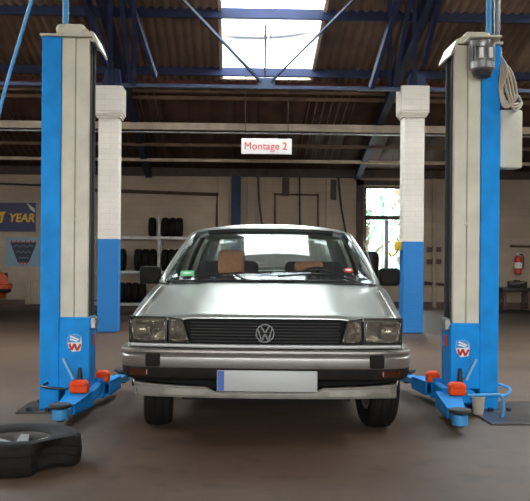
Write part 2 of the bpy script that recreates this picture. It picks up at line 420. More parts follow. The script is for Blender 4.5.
for x in (-7, -4.2, -1.4, 1.4, 4.2, 7):
    b = MB(); b.cyl((x, 15.8, z-.1), (x, 15.8, roof_z(15.8)+.01), .010, n=8); b.build('hanger', M['dark'], o)
hpipe('roof_purlin', 146, 16.8, .03, M['brown_beam'], 'brown purlin level with the red lettered sign', flat=.06, cat='beam')
o, z = hpipe('ceiling_pipe', 161, 17.6, .034, M['pale_pipe'], 'dusty pale pipe crossing above the top of the back wall')
for x in (-6, -3, 0.2, 3.1, 6):
    b = MB(); b.cyl((x, 17.6, z+.02), (x, 17.6, roof_z(17.6)+.01), .007, n=8); b.build('hanger', M['dark'], o)
b = MB(); b.box((-XW, EAVE_Y-.16, EAVE_Z-.16), (XW, EAVE_Y-.002, EAVE_Z+.0)); tag(b.build('wall_plate', M['wood']), 'dark timber along the top of the back wall', 'beam')

# pillars
def pillar(pxl, pxr, pyb, label, rev):
    pl = G(pxl, pyb); pr = G(pxr, pyb); w = pr.x-pl.x
    y0 = (pl.y+pr.y)/2; t = thing('brick_pillar', label, 'pillar', ((pl.x+pr.x)/2, y0+w/2, 0), 0, None)
    zt = PY((pxl+pxr)/2, 86, y0).z
    b = MB(); b.box((-w/2, -w/2, 0), (w/2, w/2, zt-.42), .012, 1); b.build('shaft', M['pillar'], t)
    b = MB(); e = .055
    b.box((-w/2-e, -w/2-e, zt-.36), (w/2+e, w/2+e, zt), .01, 1)
    prof = [(0, zt-.44), (e*.4, zt-.41), (e*.7, zt-.38), (e, zt-.36)]
    for i in range(3):
        q = prof[i+1][0]; b.box((-w/2-q, -w/2-q, prof[i][1]), (w/2+q, w/2+q, prof[i+1][1]+.001))
    b.build('capital', M['pillar'], t)
    return t, w, zt, y0
pL, wL, zL, yL = pillar(96.5, 117.5, 332.5, 'white brick pillar with blue base, behind the left lift post', 1)
pR, wR, zR, yR = pillar(402.5, 423.0, 333.5, 'white brick pillar with blue base, beside the window', -1)
YP = (pL.location.y+pR.location.y)/2
yt = YP-.05
# yellow hook box on the right pillar
q = PY(398, 249, yR+.1); b = MB(); t = thing('hose_hook', 'yellow hook bracket on the side of the pillar by the window', 'bracket', (pR.location.x-wR/2, yR+.12, q.z))
b.box((-.10, -.05, -.02), (0, .05, .11), .012); b.build('bracket_body', M['yellow'], t); b = MB(); b.tube([(-.05, 0, -.01), (-.09, 0, -.07), (-.15, 0, -.1), (-.18, 0, -.05)], .014); b.build('hook', M['yellow'], t)

# the truss over the pillars
tr = thing('roof_truss', 'blue steel roof truss resting on the two white pillars, its braces meeting below the skylight', 'truss', (0, yt, 0))
def tp(px, py): v = PY(px, py, yt); return (v.x, 0, v.z)
zc = PY(265, 87.5, yt).z
b = MB(); b.box((-XW+.02, -.05, zc-.024), (XW-.02, .05, zc+.024)); b.build('tie_bar', M['tie'], tr)
b = MB(); b.box((tp(257, 80)[0], -.03, zc+.0), (tp(275, 80)[0], .03, zc+.14), .01, 1); b.build('gusset', M['tie'], tr)
def member(a, c, w, m=M['girder'], name='brace', dy=0.0, ext=0.0):
    k = (a[1]+34)/max(1, c[1]-a[1]); A = RP(a[0]+(a[0]-c[0])*k, -34, .03)-Vector((0, yt, 0)); B = Vector(tp(*c))
    b = MB(); b.beam(A, B, w if w < .04 else .06, w); b.build(name, m, tr)
member((183, 0), (262, 83), .034, M['tie']); member((353, 0), (270, 83), .024, M['tie'])
for args in [((86, 0), (106, 62), .16), ((121, 0), (131, 86), .05), ((130, 0), (155, 76), .075)]: member(*args, ext=.5)
for args in [((398, 0), (371, 88), .10), ((410, 0), (394, 88), .05), ((438, 0), (424, 62), .16)]: member(*args, ext=.5)
for px, w in ((110.5, .11), (134.5, .055), (390, .06), (415, .075)): member((px, -60), (px-.5, 87), w, name='post')
for px in (265,): 
    b = MB(); a = Vector(tp(px, 82)); b.cyl(a, (a.x, 0, roof_z(yt)+.0), .016, n=10); b.build('hanger_rod', M['dark'], tr)
for (xa, xb) in ((tp(103, 80)[0], tp(122, 80)[0]), (tp(406, 80)[0], tp(427, 80)[0])):
    m_ = (xa+xb)/2; b = MB(); b.poly([(xa, -.08, zL-.0), (xb, -.08, zL), (m_+.10, -.08, zL+.25), (m_-.10, -.08, zL+.25)], (0, .16, 0)); b.build('bracket', M['girder'], tr)
# board lining added to darken the last stretch of roof, in place of shade
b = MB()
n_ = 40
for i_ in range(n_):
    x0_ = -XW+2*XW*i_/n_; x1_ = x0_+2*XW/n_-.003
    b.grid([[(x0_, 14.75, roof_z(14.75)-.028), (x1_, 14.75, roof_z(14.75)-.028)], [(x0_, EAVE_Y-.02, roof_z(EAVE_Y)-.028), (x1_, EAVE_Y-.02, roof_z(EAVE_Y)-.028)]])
struct(b.build('ceiling', M['boards'], solid=.012), 'dark red brown boards added to darken the far end of the roof')
# sloped rafters above each pillar
for pl in (pL, pR):
    x = pl.location.x; b = MB(); b.beam((x, 7.05-yt, roof_z(7.05)-.13), (x, EAVE_Y-.05-yt, roof_z(EAVE_Y-.05)-.13), .12, .18); b.build('rafter', M['girder'], tr)

# hanging sign
sp = PY(266.5, 146.5, 14.2); s0 = PY(241.5, 146, 14.2).x; s1 = PY(292, 146, 14.2).x; sh = 15.5*14.2/F/2
sg = thing('hanging_sign', 'white hanging sign with red lettering Montage 2', 'sign', (sp.x, 14.2, sp.z))
w2 = (s1-s0)/2
b = MB(); b.box((-w2, -.02, -sh), (w2, .02, sh), .004, 1); b.build('board', M['sign_white'], sg)
text_mesh('Montage', .165, M['sign_red'], 'lettering', sg, Matrix.Translation((-.075, -.0225, 0)) @ UPRIGHT, .002, 0, 0, .97)
text_mesh('2', .165, M['sign_red'], 'lettering', sg, Matrix.Translation((.285, -.0225, 0)) @ UPRIGHT, .002, 0, 0, 1.05)
for x in (-w2+.06, w2-.06):
    b = MB(); b.cyl((x, 0, sh), (x, 0, roof_z(14.2)-sp.z-.0), .005, n=6); b.build('hanging_wire', M['dark'], sg)

# ------------------------------------------------------------------ the car
NOSE = lambda x: .07 + .085*(abs(x)/.78)**2.2
Wt = [(.05, .778), (.2, .795), (.5, .822), (1.0, .836), (1.5, .8425), (3.0, .8425), (3.8, .828), (4.2, .80), (4.4, .77)]
Zt = [(.05, .722), (.2, .744), (.5, .786), (1.0, .850), (1.3, .880), (1.7, .890), (3.0, .898), (3.6, .91), (4.1, .925), (4.4, .91)]
WHY = (.79, 3.35); WR = .295
def zb(y):
    z = .225 if y > .45 else .30
    for yc in WHY:
        d = abs(y-yc)
        if d < .36: z = max(z, .29+math.sqrt(.36**2-d*d)*.98)
    return z
def crown(x, y):
    k = min(1, abs(x)/.72); return interp(Zt, y)+.004+.024*(1-k**2.4)+(.006 if abs(x) < .47 else 0)

def tyre_profile(r, rim, w):
    h = w/2
    return [(rim, -h*.72), (rim+.015, -h*.86), ((r+rim)/2, -h), (r-.025, -h*.93), (r-.006, -h*.72), (r-.001, -h*.35), (r-.006, -h*.33), (r-.006, -h*.25), (r, -h*.23), (r, h*.23), (r-.006, h*.25), (r-.006, h*.33), (r-.001, h*.35), (r-.006, h*.72),
            (r-.025, h*.93), ((r+rim)/2, h), (rim+.015, h*.86), (rim, h*.72)]

def build_car(name, label, loc, rz, paint, full=True, trim=None):
    car = thing(name, label, 'car', loc, rz)
    # side shells
    ys = [NOSE(.78)+.0] + [.17+.02*i for i in range(0, 212)]
    for s in (-1, 1):
        rows = []
        for y in ys:
            w = interp(Wt, y); zt = interp(Zt, y); z0 = zb(y); row = []
            xin = .746 if y < 1.30 else min(.80, .746+(y-1.30)*.5) - (max(0, y-3.2)*.06)
            base = [(w-.055, .0), (w-.03, .36), (w-.004, .50), (w, .60), (w-.004, .66), (w-.010, .62+(zt-.62)*.72), (w-.026, zt-.022), (w-.05, zt-.003), (max(w-.09, xin+.004) if y < 1.3 else min(w-.052, xin), zt+.003), (xin if y < 1.3 else min(w-.055, xin-.01), zt+.004)]
            for i, (x, z) in enumerate(base):
                z = z0 if i == 0 else max(z, z0+.004*i)
                row.append((s*x, y, z))
            rows.append(row)
        b = MB(); b.grid(rows)
        b.build('body_side', paint, car, 40, solid=.008)
    # bonnet
    nx = 28; rows = []
    for t in [0, .02, .05, .1, .2, .3, .4, .5, .6, .7, .8, .9, .97, 1.0]:
        row = []
        for i in range(nx+1):
            x = -.742+1.484*i/nx; y0 = NOSE(x)-.005; y1 = 1.185+.10*(abs(x)/.72)**2
            y = y0+(y1-y0)*t; z = crown(x, y)-(.02 if t == 0 else .004 if t == .02 else 0)
            row.append((x, y, z))
        rows.append(row)
    b = MB(); b.grid(rows); b.build('bonnet', paint, car, 40, solid=.006)
    # panel behind lamps and grille, valance, wells and floor pan
    b = MB(); rows = []
    for z in (.33, .58, .60, .725):
        rows.append([(x/20*.775, NOSE(x/20*.775)+.07, z) for x in range(-20, 21)])
    b.grid(rows); b.build('front_panel', M['matt_black'], car, solid=.01)
    b = MB(); b.box((-.52, .55, .20), (.52, 4.2, .30)); b.box((-.73, 1.22, .2), (.73, 2.95, .30)); b.box((-.50, .25, .3), (.50, 1.2, .66)); b.box((-.56, 2.95, .3), (.56, 3.7, .62))
    for sx in (-1, 1):
        for yc in WHY: b.box((min(sx*.56, sx*.79), yc-.37, .655), (max(sx*.56, sx*.79), yc+.37, .675))
    b.build('floor_pan', M['matt_black'], car)
    # lower apron with its step
    rows = []
    for i in range(33):
        x = -.755+1.51*i/32; y = NOSE(x)+.012; k = abs(x)
        lift = .012*(k/.75)**3
        if k > .30: pr = [(y+.05, .283), (y+.012, .280), (y, .300), (y+.002, .345+lift), (y-.014, .352+lift), (y-.016, .362+lift*2), (y+.02, .372+lift*2)]
        else: pr = [(y+.05, .283), (y+.012, .281), (y+.005, .296), (y+.006, .318), (y+.0, .324), (y+.0, .33), (y+.02, .335)]
        rows.append([(x, a, z) for a, z in pr])
    rows = [[(x, a, .280+(z-.280)*.78) for x, a, z in r] for r in rows]
    b = MB(); b.grid(rows); b.build('apron', trim or M['apron'], car, 40, solid=.006)
    # bumper: aluminium face over a black lower half
    path = [(-.846, .60), (-.845, .30), (-.838, .19), (-.815, .115), (-.77, .065), (-.68, .030), (-.5, .012), (-.25, .003), (0, 0)]
    path = path + [(-x, y) for x, y in path[:-1][::-1]]
    sp_ = spline([Vector((x, y, 0)) for x, y in path], 5)
    def sweep(prof):
        rows = []
        for i, p in enumerate(sp_):
            t = (sp_[min(i+1, len(sp_)-1)]-sp_[max(i-1, 0)]).normalized(); n = Vector((-t.y, t.x, 0))
            rows.append([(p.x+n.x*o, p.y+n.y*o, z) for o, z in prof])
        return rows
    b = MB(); r_ = b.grid(sweep([(.10, .562), (.012, .566), (.003, .560), (.0, .548), (.010, .538), (.012, .528), (.004, .520), (.002, .480), (.010, .462), (.05, .458)]))
    b.build('bumper', trim or M['bumper'], car, 40, solid=.004)
    b = MB(); b.grid(sweep([(.05, .462), (.012, .462), (.008, .44), (.018, .405), (.05, .388), (.12, .388)])); bl = b.build('bumper_underside', M['rubber'], car, 40, solid=.004)
    for s in (-1, 1):
        b = MB(); y = .028 if full else .028; b.box((s*.628-.040, .002, .468), (s*.628+.040, .09, .540), .008); b.build('bumper_pad', M['rubber'], car)
        b = MB(); rows = []
        for i in range(9):
            x = .655+.11*i/8; yy = .033+.035*((x-.655)/.11)**1.6
            rows.append([(s*x, yy+.03, .450), (s*x, yy, .448), (s*x, yy+.002, .415), (s*x, yy+.03, .41)])
        b.grid(rows); b.build('indicator', M['amber'], car, solid=.004, label='amber indicator lens')
    b = MB(); b.grid([[(x/20*.775, NOSE(x/20*.775)-.012+d, z) for x in range(-20, 21)] for d, z in ((.03, .567), (0, .570), (-.003, .578), (0, .587), (.03, .590))]); b.build('trim_strip', M['bright_trim'], car)
    # grille
    gx = .425
    g = MB(); g.grid([[(x/10*gx, NOSE(x/10*gx)+.045, z) for x in range(-10, 11)] for z in (.592, .722)]); gr = g.build('grille', M['matt_black'], car, solid=.006)
    for k in range(7):
        z = .603+.0175*k; g = MB()
        g.grid([[(x/10*gx, NOSE(x/10*gx)+d, z+dz) for x in range(-10, 11)] for d, dz in ((.04, .003), (.008, .004), (.006, .0), (.04, -.003))]); g.build('slat', M['slat'], gr)
    g = MB(); em = (0, .072, .6545)
    g.lathe([(.046, -.008), (.053, -.008), (.053, .004), (.046, .004)], 40, 'Y', em)
    d = .007
    def stroke(a, c, w=.0085):
        A = Vector((a[0], em[1]-.002, em[2]+a[1])); B = Vector((c[0], em[1]-.002, em[2]+c[1])); g.beam(A, B, .010, w)
    stroke((-.024, .040), (-.002, .004)); stroke((.024, .040), (.002, .004))
    stroke((-.040, .024), (-.018, -.041)); stroke((-.018, -.041), (0, -.004)); stroke((0, -.004), (.018, -.041)); stroke((.018, -.041), (.040, .024))
    g.build('emblem', M['emblem'], gr)
    # lamps
    for s in (-1, 1):
        for (nm, xa, xb, xt) in (('headlamp', .785, .560, .560), ('driving_lamp', .552, .428, .468)):
            hb = MB(); zs = (.592, .742)
            def pt(u, v, d):
                lo = xa+(xb-xa)*u; hi = xa+(xt-xa)*u; x = lo+(hi-lo)*v; z = zs[0]+(zs[1]-zs[0])*v - (.014*v if u > .9 and nm == 'driving_lamp' else 0)
                return Vector((s*x, NOSE(x)+d, z))
            # rim frame
            ou = [(0, 0), (1, 0), (1, 1), (0, 1)]; rows = []
            for d, k in ((.05, 0), (-.012, 0), (-.014, .03), (.0, .05), (.05, .05)):
                rows.append([pt(k+(1-2*k)*u, k*1.3+(1-2.6*k)*v, d) for u, v in ou]+[pt(k, k*1.3, d)])
            hb.grid(rows); lm = hb.build(nm, M['black'], car)
            rb = MB(); n = 14; rows = []
            for j in range(n+1):
                row = []
                for i in range(n+1):
                    u = i/n; v = j/n; r2 = min(1, ((u-.5)**2+(v-.5)**2)*4); row.append(pt(.04+.92*u, .05+.9*v, .015+.048*(1-r2)))
                rows.append(row)
            rb.grid(rows); rb.build('reflector', M['reflector'], lm, solid=.002)
            lb = MB(); lb.grid([[pt(.04+.92*i/30, .05+.9*j/6, -.008-.006*math.sin(PI*j/6)-.002*(i % 2)) for i in range(31)] for j in range(7)]); lb.build('lens', M['lens'], lm, 60, solid=.003)
            bb = MB(); c_ = pt(.5, .5, .05); bb.cyl(c_, c_+Vector((0, -.035, 0)), .014 if nm == 'headlamp' else .018, .012, 12); bb.build('bulb', M['chrome'], lm)
    # number plate (blank) on its holder
    b = MB(); b.box((-.265, -.004, .335), (.295, .010, .452), .004); pl = b.build('number_plate', M['white_plastic'], car)
    b = MB(); b.box((-.262, -.006, .338), (-.225, -.003, .449)); b.build('country_band', M['euro'], pl, label='blue band at the end of the plate')
    b = MB(); b.box((-.15, .008, .36), (.15, .06, .42)); b.build('plate_holder', M['black'], pl)
    # greenhouse
    belt = [(0, 1.19, .955), (.2, 1.195, .955), (.4, 1.22, .952), (.61, 1.262, .946), (.735, 1.325, .938), (.785, 1.375, .934), (.795, 1.47, .930), (.792, 2.32, .932), (.785, 2.40, .932), (.780, 3.10, .938), (.775, 3.17, .938), (.755, 3.60, .95), (.70, 3.98, .965), (.62, 4.04, .97), (.3, 4.10, .975), (0, 4.11, .975)]
    roof = [(0, 1.86, 1.325), (.16, 1.863, 1.324), (.31, 1.88, 1.319), (.44, 1.905, 1.309), (.525, 1.945, 1.298), (.565, 1.985, 1.288), (.588, 2.08, 1.286), (.598, 2.33, 1.292), (.598, 2.40, 1.292), (.59, 3.00, 1.285), (.587, 3.06, 1.284), (.56, 3.24, 1.272), (.52, 3.38, 1.268), (.47, 3.42, 1.27), (.24, 3.47, 1.288), (0, 3.48, 1.292)]
    belt = [Vector((v[0], v[1], v[2]-.032)) for v in belt]; roof = [Vector((v[0]*1.075, v[1], v[2]-.030)) for v in roof]
    def side(i0, i1, s, k=6, inset=0.0, bulge=.018):
        rows = []
        for j in range(k+1):
            t = j/k; row = []
            for i in range(i0, i1+1):
                p = belt[i].lerp(roof[i], t); o = (p-Vector((0, 2.6, p.z))); o.z = 0; o.normalize()
                p = p + o*(bulge*math.sin(PI*t)) - o*inset; row.append((s*p.x, p.y, p.z))
            rows.append(row)
        return rows
    b = MB(); rows = side(0, 4, 1); rows = [[(-x, y, z) for x, y, z in r[1:][::-1]]+r for r in rows]; b.grid(rows)
    ws = b.build('windscreen', M['glass'], car, 80, solid=.005)
    b = MB(); rows = side(13, 15, 1); rows = [r+[(-x, y, z) for x, y, z in r[:-1][::-1]] for r in rows]; b.grid(rows); b.build('rear_window', M['glass'], car, 80, solid=.005)
    for s in (-1, 1):
        for (i0, i1) in ((6, 7), (8, 9), (10, 11)):
            b = MB(); b.grid(side(i0, i1, s)); b.build('side_window', M['glass'], car, 80, solid=.005)
        for (i0, i1, nm) in ((4, 6, 'windscreen_pillar'), (7, 8, 'door_pillar'), (9, 10, 'door_pillar'), (11, 13, 'rear_pillar')):
            b = MB(); b.grid(side(i0, i1, s, bulge=.02)); b.build(nm, paint if nm != 'door_pillar' else M['black'], car, 60, solid=.03)
    # roof skin
    ring = roof + [Vector((-v.x, v.y, v.z)) for v in roof[1:-1][::-1]]
    rows = []
    for t, zz, grow in ((0, -.002, .001), (0, .006, .002), (.03, .016, 0), (.10, .030, 0), (.25, .041, 0), (.5, .050, 0), (.8, .055, 0), (.97, .056, 0)):
        row = []
        for v in ring:
            c_ = Vector((0, min(max(v.y, 2.25), 3.1), 0)); p = v.lerp(Vector((c_.x, c_.y, v.z+(1.260-v.z)*t)), t)
            o = Vector((v.x, v.y-2.7, 0)).normalized(); row.append((p.x+o.x*grow, p.y+o.y*grow, p.z+zz))
        rows.append(row)
    b = MB(); vr = b.grid(rows, True); b.b.faces.new(vr[-1]); b.build('roof', paint, car, 50, solid=.0)
    b = MB(); rows = []
    pts = [Vector(q) for q in side(0, 4, 1)[0]]; seal = [Vector((-p.x, p.y, p.z)) for p in pts[1:][::-1]]+pts
    tp_ = [Vector(q) for q in side(0, 4, 1)[-1]]; seal2 = [Vector((-p.x, p.y, p.z)) for p in tp_[1:][::-1]]+tp_
    b.tube(seal+[seal[-1].lerp(seal2[-1], .5)+Vector((.01, -.01, .01))]+seal2[::-1]+[seal[0].lerp(seal2[0], .5)+Vector((-.01, -.01, .01)), seal[0]], .004, 8, 2); b.build('windscreen_seal', M['black'], ws)
    # scuttle panel below the glass
    b = MB(); b.grid([[(x/12*.70, 1.17+.10*(abs(x)/12*.70/.72)**2+d, interp(Zt, 1.2)+.0+dz) for x in range(-12, 13)] for d, dz in ((-.03, -.03), (0, .008), (.05, .03), (.12, .03))]); b.build('scuttle', M['black'], car, solid=.005)
    # door mirrors
    for s in (-1, 1):
        b = MB(); b.box((-.076, -.045, -.064), (.076, .05, .064), .028, 4, Matrix.Translation((s*.866, 1.52, .945))); m_ = b.build('door_mirror', M['rubber'], car)
        b = MB(); b.beam((s*.755, 1.53, .92), (s*.84, 1.53, .93), .05, .05, .012); b.build('mirror_arm', M['black'], m_)
        b = MB(); b.box((s*.866-.066, 1.568, .89), (s*.866+.066, 1.574, .998), .002); b.build('mirror_glass', M['chrome'], m_)
    # wheels
    for i, yc in enumerate(WHY):
        for s in (-1, 1):
            st = R(8) if i == 0 else 0
            mt = Matrix.Translation((s*.70, yc, WR)) @ Matrix.Rotation(st, 4, 'Z')
            b = MB(); b.lathe([(r, h) for r, h in tyre_profile(WR, .175, .185)], 56, 'X'); b.xf(mt); ty = b.build('tyre', M['rubber'], car)
            b = MB(); b.lathe([(.176, -.07), (.18, .07), (.165, .075), (.15, .045), (.06, .055), (.03, .07), (.0, .07), (0, .03), (.12, .0), (.15, -.07)], 40, 'X')
            b.xf(mt @ Matrix.Diagonal((s, 1, 1, 1))); b.build('wheel_rim', M['alu'], ty)
    # rear face
    b = MB(); b.grid([[(x/10*.765, 4.385-.05*(abs(x)/10)**3, z) for x in range(-10, 11)] for z in (.30, .62, .905)]); b.grid([[(x/10*.765, 4.11+.0*x, .940) for x in range(-10, 11)], [(x/10*.765, 4.385-.05*(abs(x)/10)**3, .905) for x in range(-10, 11)]]); b.build('tailgate', paint, car, solid=.006)
    b = MB(); b.box((-.83, 4.33, .40), (.83, 4.46, .56), .03); b.build('rear_bumper', M['bumper'], car)
    if not full: return car
    # cabin
    b = MB(); b.box((-.74, 1.30, .65), (.74, 1.72, .875), .05, 3); b.box((.18, 1.42, .83), (.56, 1.70, .925), .03, 3); b.build('dashboard', M['dash'], car)
    b = MB(); b.lathe([(.178, -.013), (.19, -.018), (.2, -.013), (.204, 0), (.2, .013), (.19, .018), (.178, .013), (.174, 0)], 40, 'Z')
    b.cyl((0, 0, -.06), (0, 0, .02), .06, .05); b.beam((-.18, 0, 0), (.18, 0, 0), .03, .02); b.beam((0, 0, 0), (0, -.18, 0), .03, .02)
    b.xf(Matrix.Translation((.36, 1.84, .83)) @ Matrix.Rotation(R(-62), 4, 'X')); b.build('steering_wheel', M['black'], car)
    for s, nm in ((-1, 'front_seat'), (1, 'front_seat')):
        b = MB(); b.box((s*.36-.25, 2.0, .36), (s*.36+.25, 2.5, .54), .05, 3)
        b.box((-.25, -.06, 0), (.25, .06, .58), .05, 3, Matrix.Translation((s*.36, 2.46, .48)) @ Matrix.Rotation(R(-14), 4, 'X')); st = b.build(nm, M['interior'], car)
        if s < 0:
            b = MB(); b.box((-.115, -.05, .42), (.105, .05, .64), .05, 4, Matrix.Translation((s*.36+.03, 2.40, .51)) @ Matrix.Rotation(R(-12), 4, 'X')); b.build('headrest', M['tan'], st, label='tan headrest')
        else:
            b = MB(); b.box((-.12, -.045, .47), (.12, .045, .555), .035, 3, Matrix.Translation((s*.36-.05, 2.40, .50)) @ Matrix.Rotation(R(-12), 4, 'X')); b.build('headrest', M['tan'], st, label='low tan headrest')
    b = MB(); b.box((-.66, 2.95, .36), (.66, 3.35, .56), .05, 3); b.box((-.66, 3.28, .5), (.66, 3.42, .92), .05, 3); b.build('rear_bench', M['interior'], car)
    b = MB(); b.box((-.66, 3.40, .88), (.66, 4.05, .90)); b.build('parcel_shelf', M['interior'], car)
    b = MB(); b.box((-.74, 1.25, .30), (.74, 4.25, .32)); b.build('cabin_floor', M['interior'], car)
    # rear view mirror, wipers, stickers, aerial
    def wsp(x, t, off=.010):
        i = 0; ax = abs(x); k = [belt[j].lerp(roof[j], t) for j in range(5)]
        for i in range(4):
            if k[i].x <= ax <= k[i+1].x: break
        u = (ax-k[i].x)/(k[i+1].x-k[i].x); p = k[i].lerp(k[i+1], u); o = p-Vector((0, 2.6, p.z)); o.z = 0; o.normalize()
        p = p+o*.018*math.sin(PI*t); nrm = Vector((0, -.5, .86)); p = p+nrm*off; p.x = math.copysign(p.x, x); return p
    for (x0_, x1_, xp) in ((-.52, .02, -.30), (.06, .56, .42)):
        b = MB(); pts = [wsp(x0_+(x1_-x0_)*i/6, .045+.06*math.sin(PI*i/6)*.3+ (.06*i/6), .012) for i in range(7)]; b.tube(pts, .007, 6, 2)
        b.tube([Vector((xp+.18, 1.215, .915)), Vector((xp+.1, 1.22, .942)), pts[3]], .006, 6, 3); b.build('wiper', M['black'], car)
    for (x, t, mtl, lab, w, h) in ((-.575, .12, 'green', 'green and white sticker', .05, .035), (.555, .20, 'red', 'round red sticker', .036, .032)):
        nrm = Vector((.0, -.53, .85)); p = wsp(x, t, .006); b = MB()
        ux = (wsp(x+.03, t, .006)-p).normalized(); uy = (wsp(x, t+.08, .006)-p).normalized()
        n = 20; e = 2.0 if mtl == 'red' else .6
        pts = [p+ux*(w*math.copysign(abs(math.cos(2*PI*i/n))**(2/2 if e == 2 else .4), math.cos(2*PI*i/n)))+uy*(h*math.copysign(abs(math.sin(2*PI*i/n))**(1 if e == 2 else .4), math.sin(2*PI*i/n))) for i in range(n)]
        b.poly(pts, ux.cross(uy)*.0015); sk = b.build('sticker', M[mtl], ws, label=lab)
        b = MB(); pts = [p+ux.cross(uy)*.002+ux*(w*.62*math.cos(2*PI*i/n))+uy*(h*.40*math.sin(2*PI*i/n)) for i in range(n)]; b.poly(pts, ux.cross(uy)*.001)
        b.build('sticker_print', M['paper'], ws)
    b = MB(); b.box((-.11, 1.90, 1.165), (.11, 1.925, 1.22), .01); b.cyl((0, 1.90, 1.21), (0, 1.885, 1.275), .008, n=8); b.build('rear_view_mirror', M['black'], car)
    b = MB(); b.cyl((.745, 1.10, .855), (.745, 1.10, .88), .012, .008, 10); b.cyl((.745, 1.10, .87), (.665, 1.35, 1.20), .004, .0025, 8); b.build('aerial', M['steel'], car)
    return car

car_loc = P(265, 300, 5.05); car_loc.z = 0
build_car('hatchback_car', 'silver hatchback car parked between the two lift posts', car_loc, -(YAW+R(1.2)), M['paint'])
rc = P(-3, 280, 16.6); rc.z = 0
build_car('hatchback_car', 'red car parked below the posters at the left edge', rc, R(128), M['paint_red'], full=False, trim=M['paint_red'])

# ------------------------------------------------------------------ two-post lift
def lift(s, loc, label, motor):
    t = thing('lift_post', label, 'car lift', loc)
    X = lambda u: s*u                       # u runs from the outer edge towards the car
    def bx(b, u0, y0, z0, u1, y1, z1, bev=.004, seg=1): b.box((min(X(u0), X(u1)), y0, z0), (max(X(u0), X(u1)), y1, z1), bev, seg)
    H = 2.60
    b = MB(); bx(b, 0, 0, .012, .135, .34, H, .006); bx(b, .135, .24, .012, .285, .34, H); b.build('column', M['blue'], t)
    b = MB(); bx(b, .137, .006, .60, .232, .05, H-.004, .006); bx(b, .235, .006, .60, .328, .05, H-.004, .006); b.cyl((X(.243), -.004, 1.33), (X(.243), .01, 1.33), .012, n=10); b.build('cover', M['cream'], t)
    b = MB(); bx(b, .15, .052, .2, .315, .235, H-.02); bx(b, .31, .052, .2, .338, .075, H-.02); bx(b, .31, .21, .2, .338, .235, H-.02); b.build('guide_rail', M['dark'], t)
    # carriage
    b = MB(); bx(b, .137, -.022, .16, .350, .25, .655 if not motor else .625, .008); cr = b.build('carriage', M['blue'], t)
    b = MB(); bx(b, .345, .0, .57, .39, .09, .66, .01); b.cyl((X(.367), -.012, .625), (X(.367), .0, .625), .02, n=12); b.build('latch', M['steel'], cr)
    b = MB(); b.beam((X(.17), -.035, .375), (X(.245), -.05, .23), .02, .018); b.build('release_lever', M['lever'], cr)
    b = MB(); b.cyl((X(.285), -.045, .20), (X(.285), -.045, .29), .022, .014, 12); b.cyl((X(.285), -.045, .29), (X(.285), -.045, .31), .012, n=10); b.build('lock_pin', M['dark'], cr)
    # sticker: pale blue emblem above a red zigzag
    yS = -.0245; b = MB(); cx, cz = (.245, .485) if not motor else (.262, .455)
    o_ = [(u*.88, w*.88) for u, w in [(-.052, .055), (.02, .062), (.05, .045), (.056, -.02), (.045, -.07), (-.02, -.078), (-.045, -.045), (-.058, .0)]]
    b.poly([(X(cx)+u*1.0, yS+.002, cz+w) for u, w in o_], (0, -.002, 0)); sk = b.build('sticker', M['paper'], cr, label='white sticker with pale blue emblem and red zigzag')
    b = MB(); b.poly([(X(cx)+u, yS, cz+w) for u, w in [(-.045, .048), (.018, .054), (.043, .040), (.04, .0), (-.05, -.005)]], (0, -.002, 0)); b.build('emblem', M['blue_light'], sk)
    b = MB(); b.beam((X(cx)-.03, yS-.002, cz+.04), (X(cx)+.03, yS-.002, cz+.015), .002, .010); b.beam((X(cx)-.03, yS-.002, cz+.02), (X(cx)+.02, yS-.002, cz+.005), .002, .010); b.build('emblem_stroke', M['paper'], sk)
    b = MB(); zz = [(-.035, -.012), (-.02, -.055), (.0, -.012), (.018, -.058), (.042, -.014)]
    for i in range(4): b.beam((X(cx)+zz[i][0], yS-.001, cz+zz[i][1]), (X(cx)+zz[i+1][0], yS-.001, cz+zz[i+1][1]), .003, .016)
    b.build('zigzag', M['red'], sk)
    b = MB(); bx(b, .349, .06, .45, .353, .16, .53, 0); b.build('red_label', M['red'], cr, label='red label on the carriage side')
    # yoke and arms
    b = MB(); bx(b, .20, -.13, .075, .39, .40, .165, .01); b.build('arm_yoke', M['blue'], cr)
    def arm(pv, en, zz, pname):
        p = Vector((X(pv[0]), pv[1], 0)); e = Vector((X(en[0]), en[1], 0)); d = (e-p).normalized(); n = Vector((-d.y, d.x, 0)); mid = p+(e-p)*(.74 if pname == 'front' else .58); ze = .125 if pname == 'front' else .15
        b = MB()
        for z0, z1 in ((.058, .058), (.148, ze-.012)): b.poly([p+n*.085+Vector((0, 0, z0)), p-n*.085+Vector((0, 0, z0)), mid-n*.058+Vector((0, 0, z1)), mid+n*.058+Vector((0, 0, z1))], (0, 0, .014))
        for sg_ in (-1, 1): b.poly([p+n*.085*sg_+Vector((0, 0, .058)), mid+n*.058*sg_+Vector((0, 0, .058)), mid+n*.058*sg_+Vector((0, 0, ze)), p+n*.085*sg_+Vector((0, 0, .16))], -n*sg_*.012)
        b.cyl(p+Vector((0, 0, .04)), p+Vector((0, 0, .19)), .045, n=20)
        a = b.build('swing_arm', M['blue'], t)
        b = MB(); zx = .086 if pname == 'front' else .108; b.beam(p+(mid-p)*.85+Vector((0, 0, zx)), e+Vector((0, 0, zx)), .088, .05, .006); b.cyl(e+Vector((0, 0, zx-.034)), e+Vector((0, 0, zx+.03)), .05, n=20); b.build('arm_extension', M['blue_light'], a)
        b = MB(); b.cyl(e+Vector((0, 0, zx-.05)), e+Vector((0, 0, zx+.05)), .022, n=14); b.lathe([(0, zx+.042), (.068, zx+.042), (.074, zx+.05), (.068, zx+.064), (.03, zx+.068), (0, zx+.064)], 24, 'Z', e); b.build('lifting_pad', M['dark'], a)
        return a, p, d, n
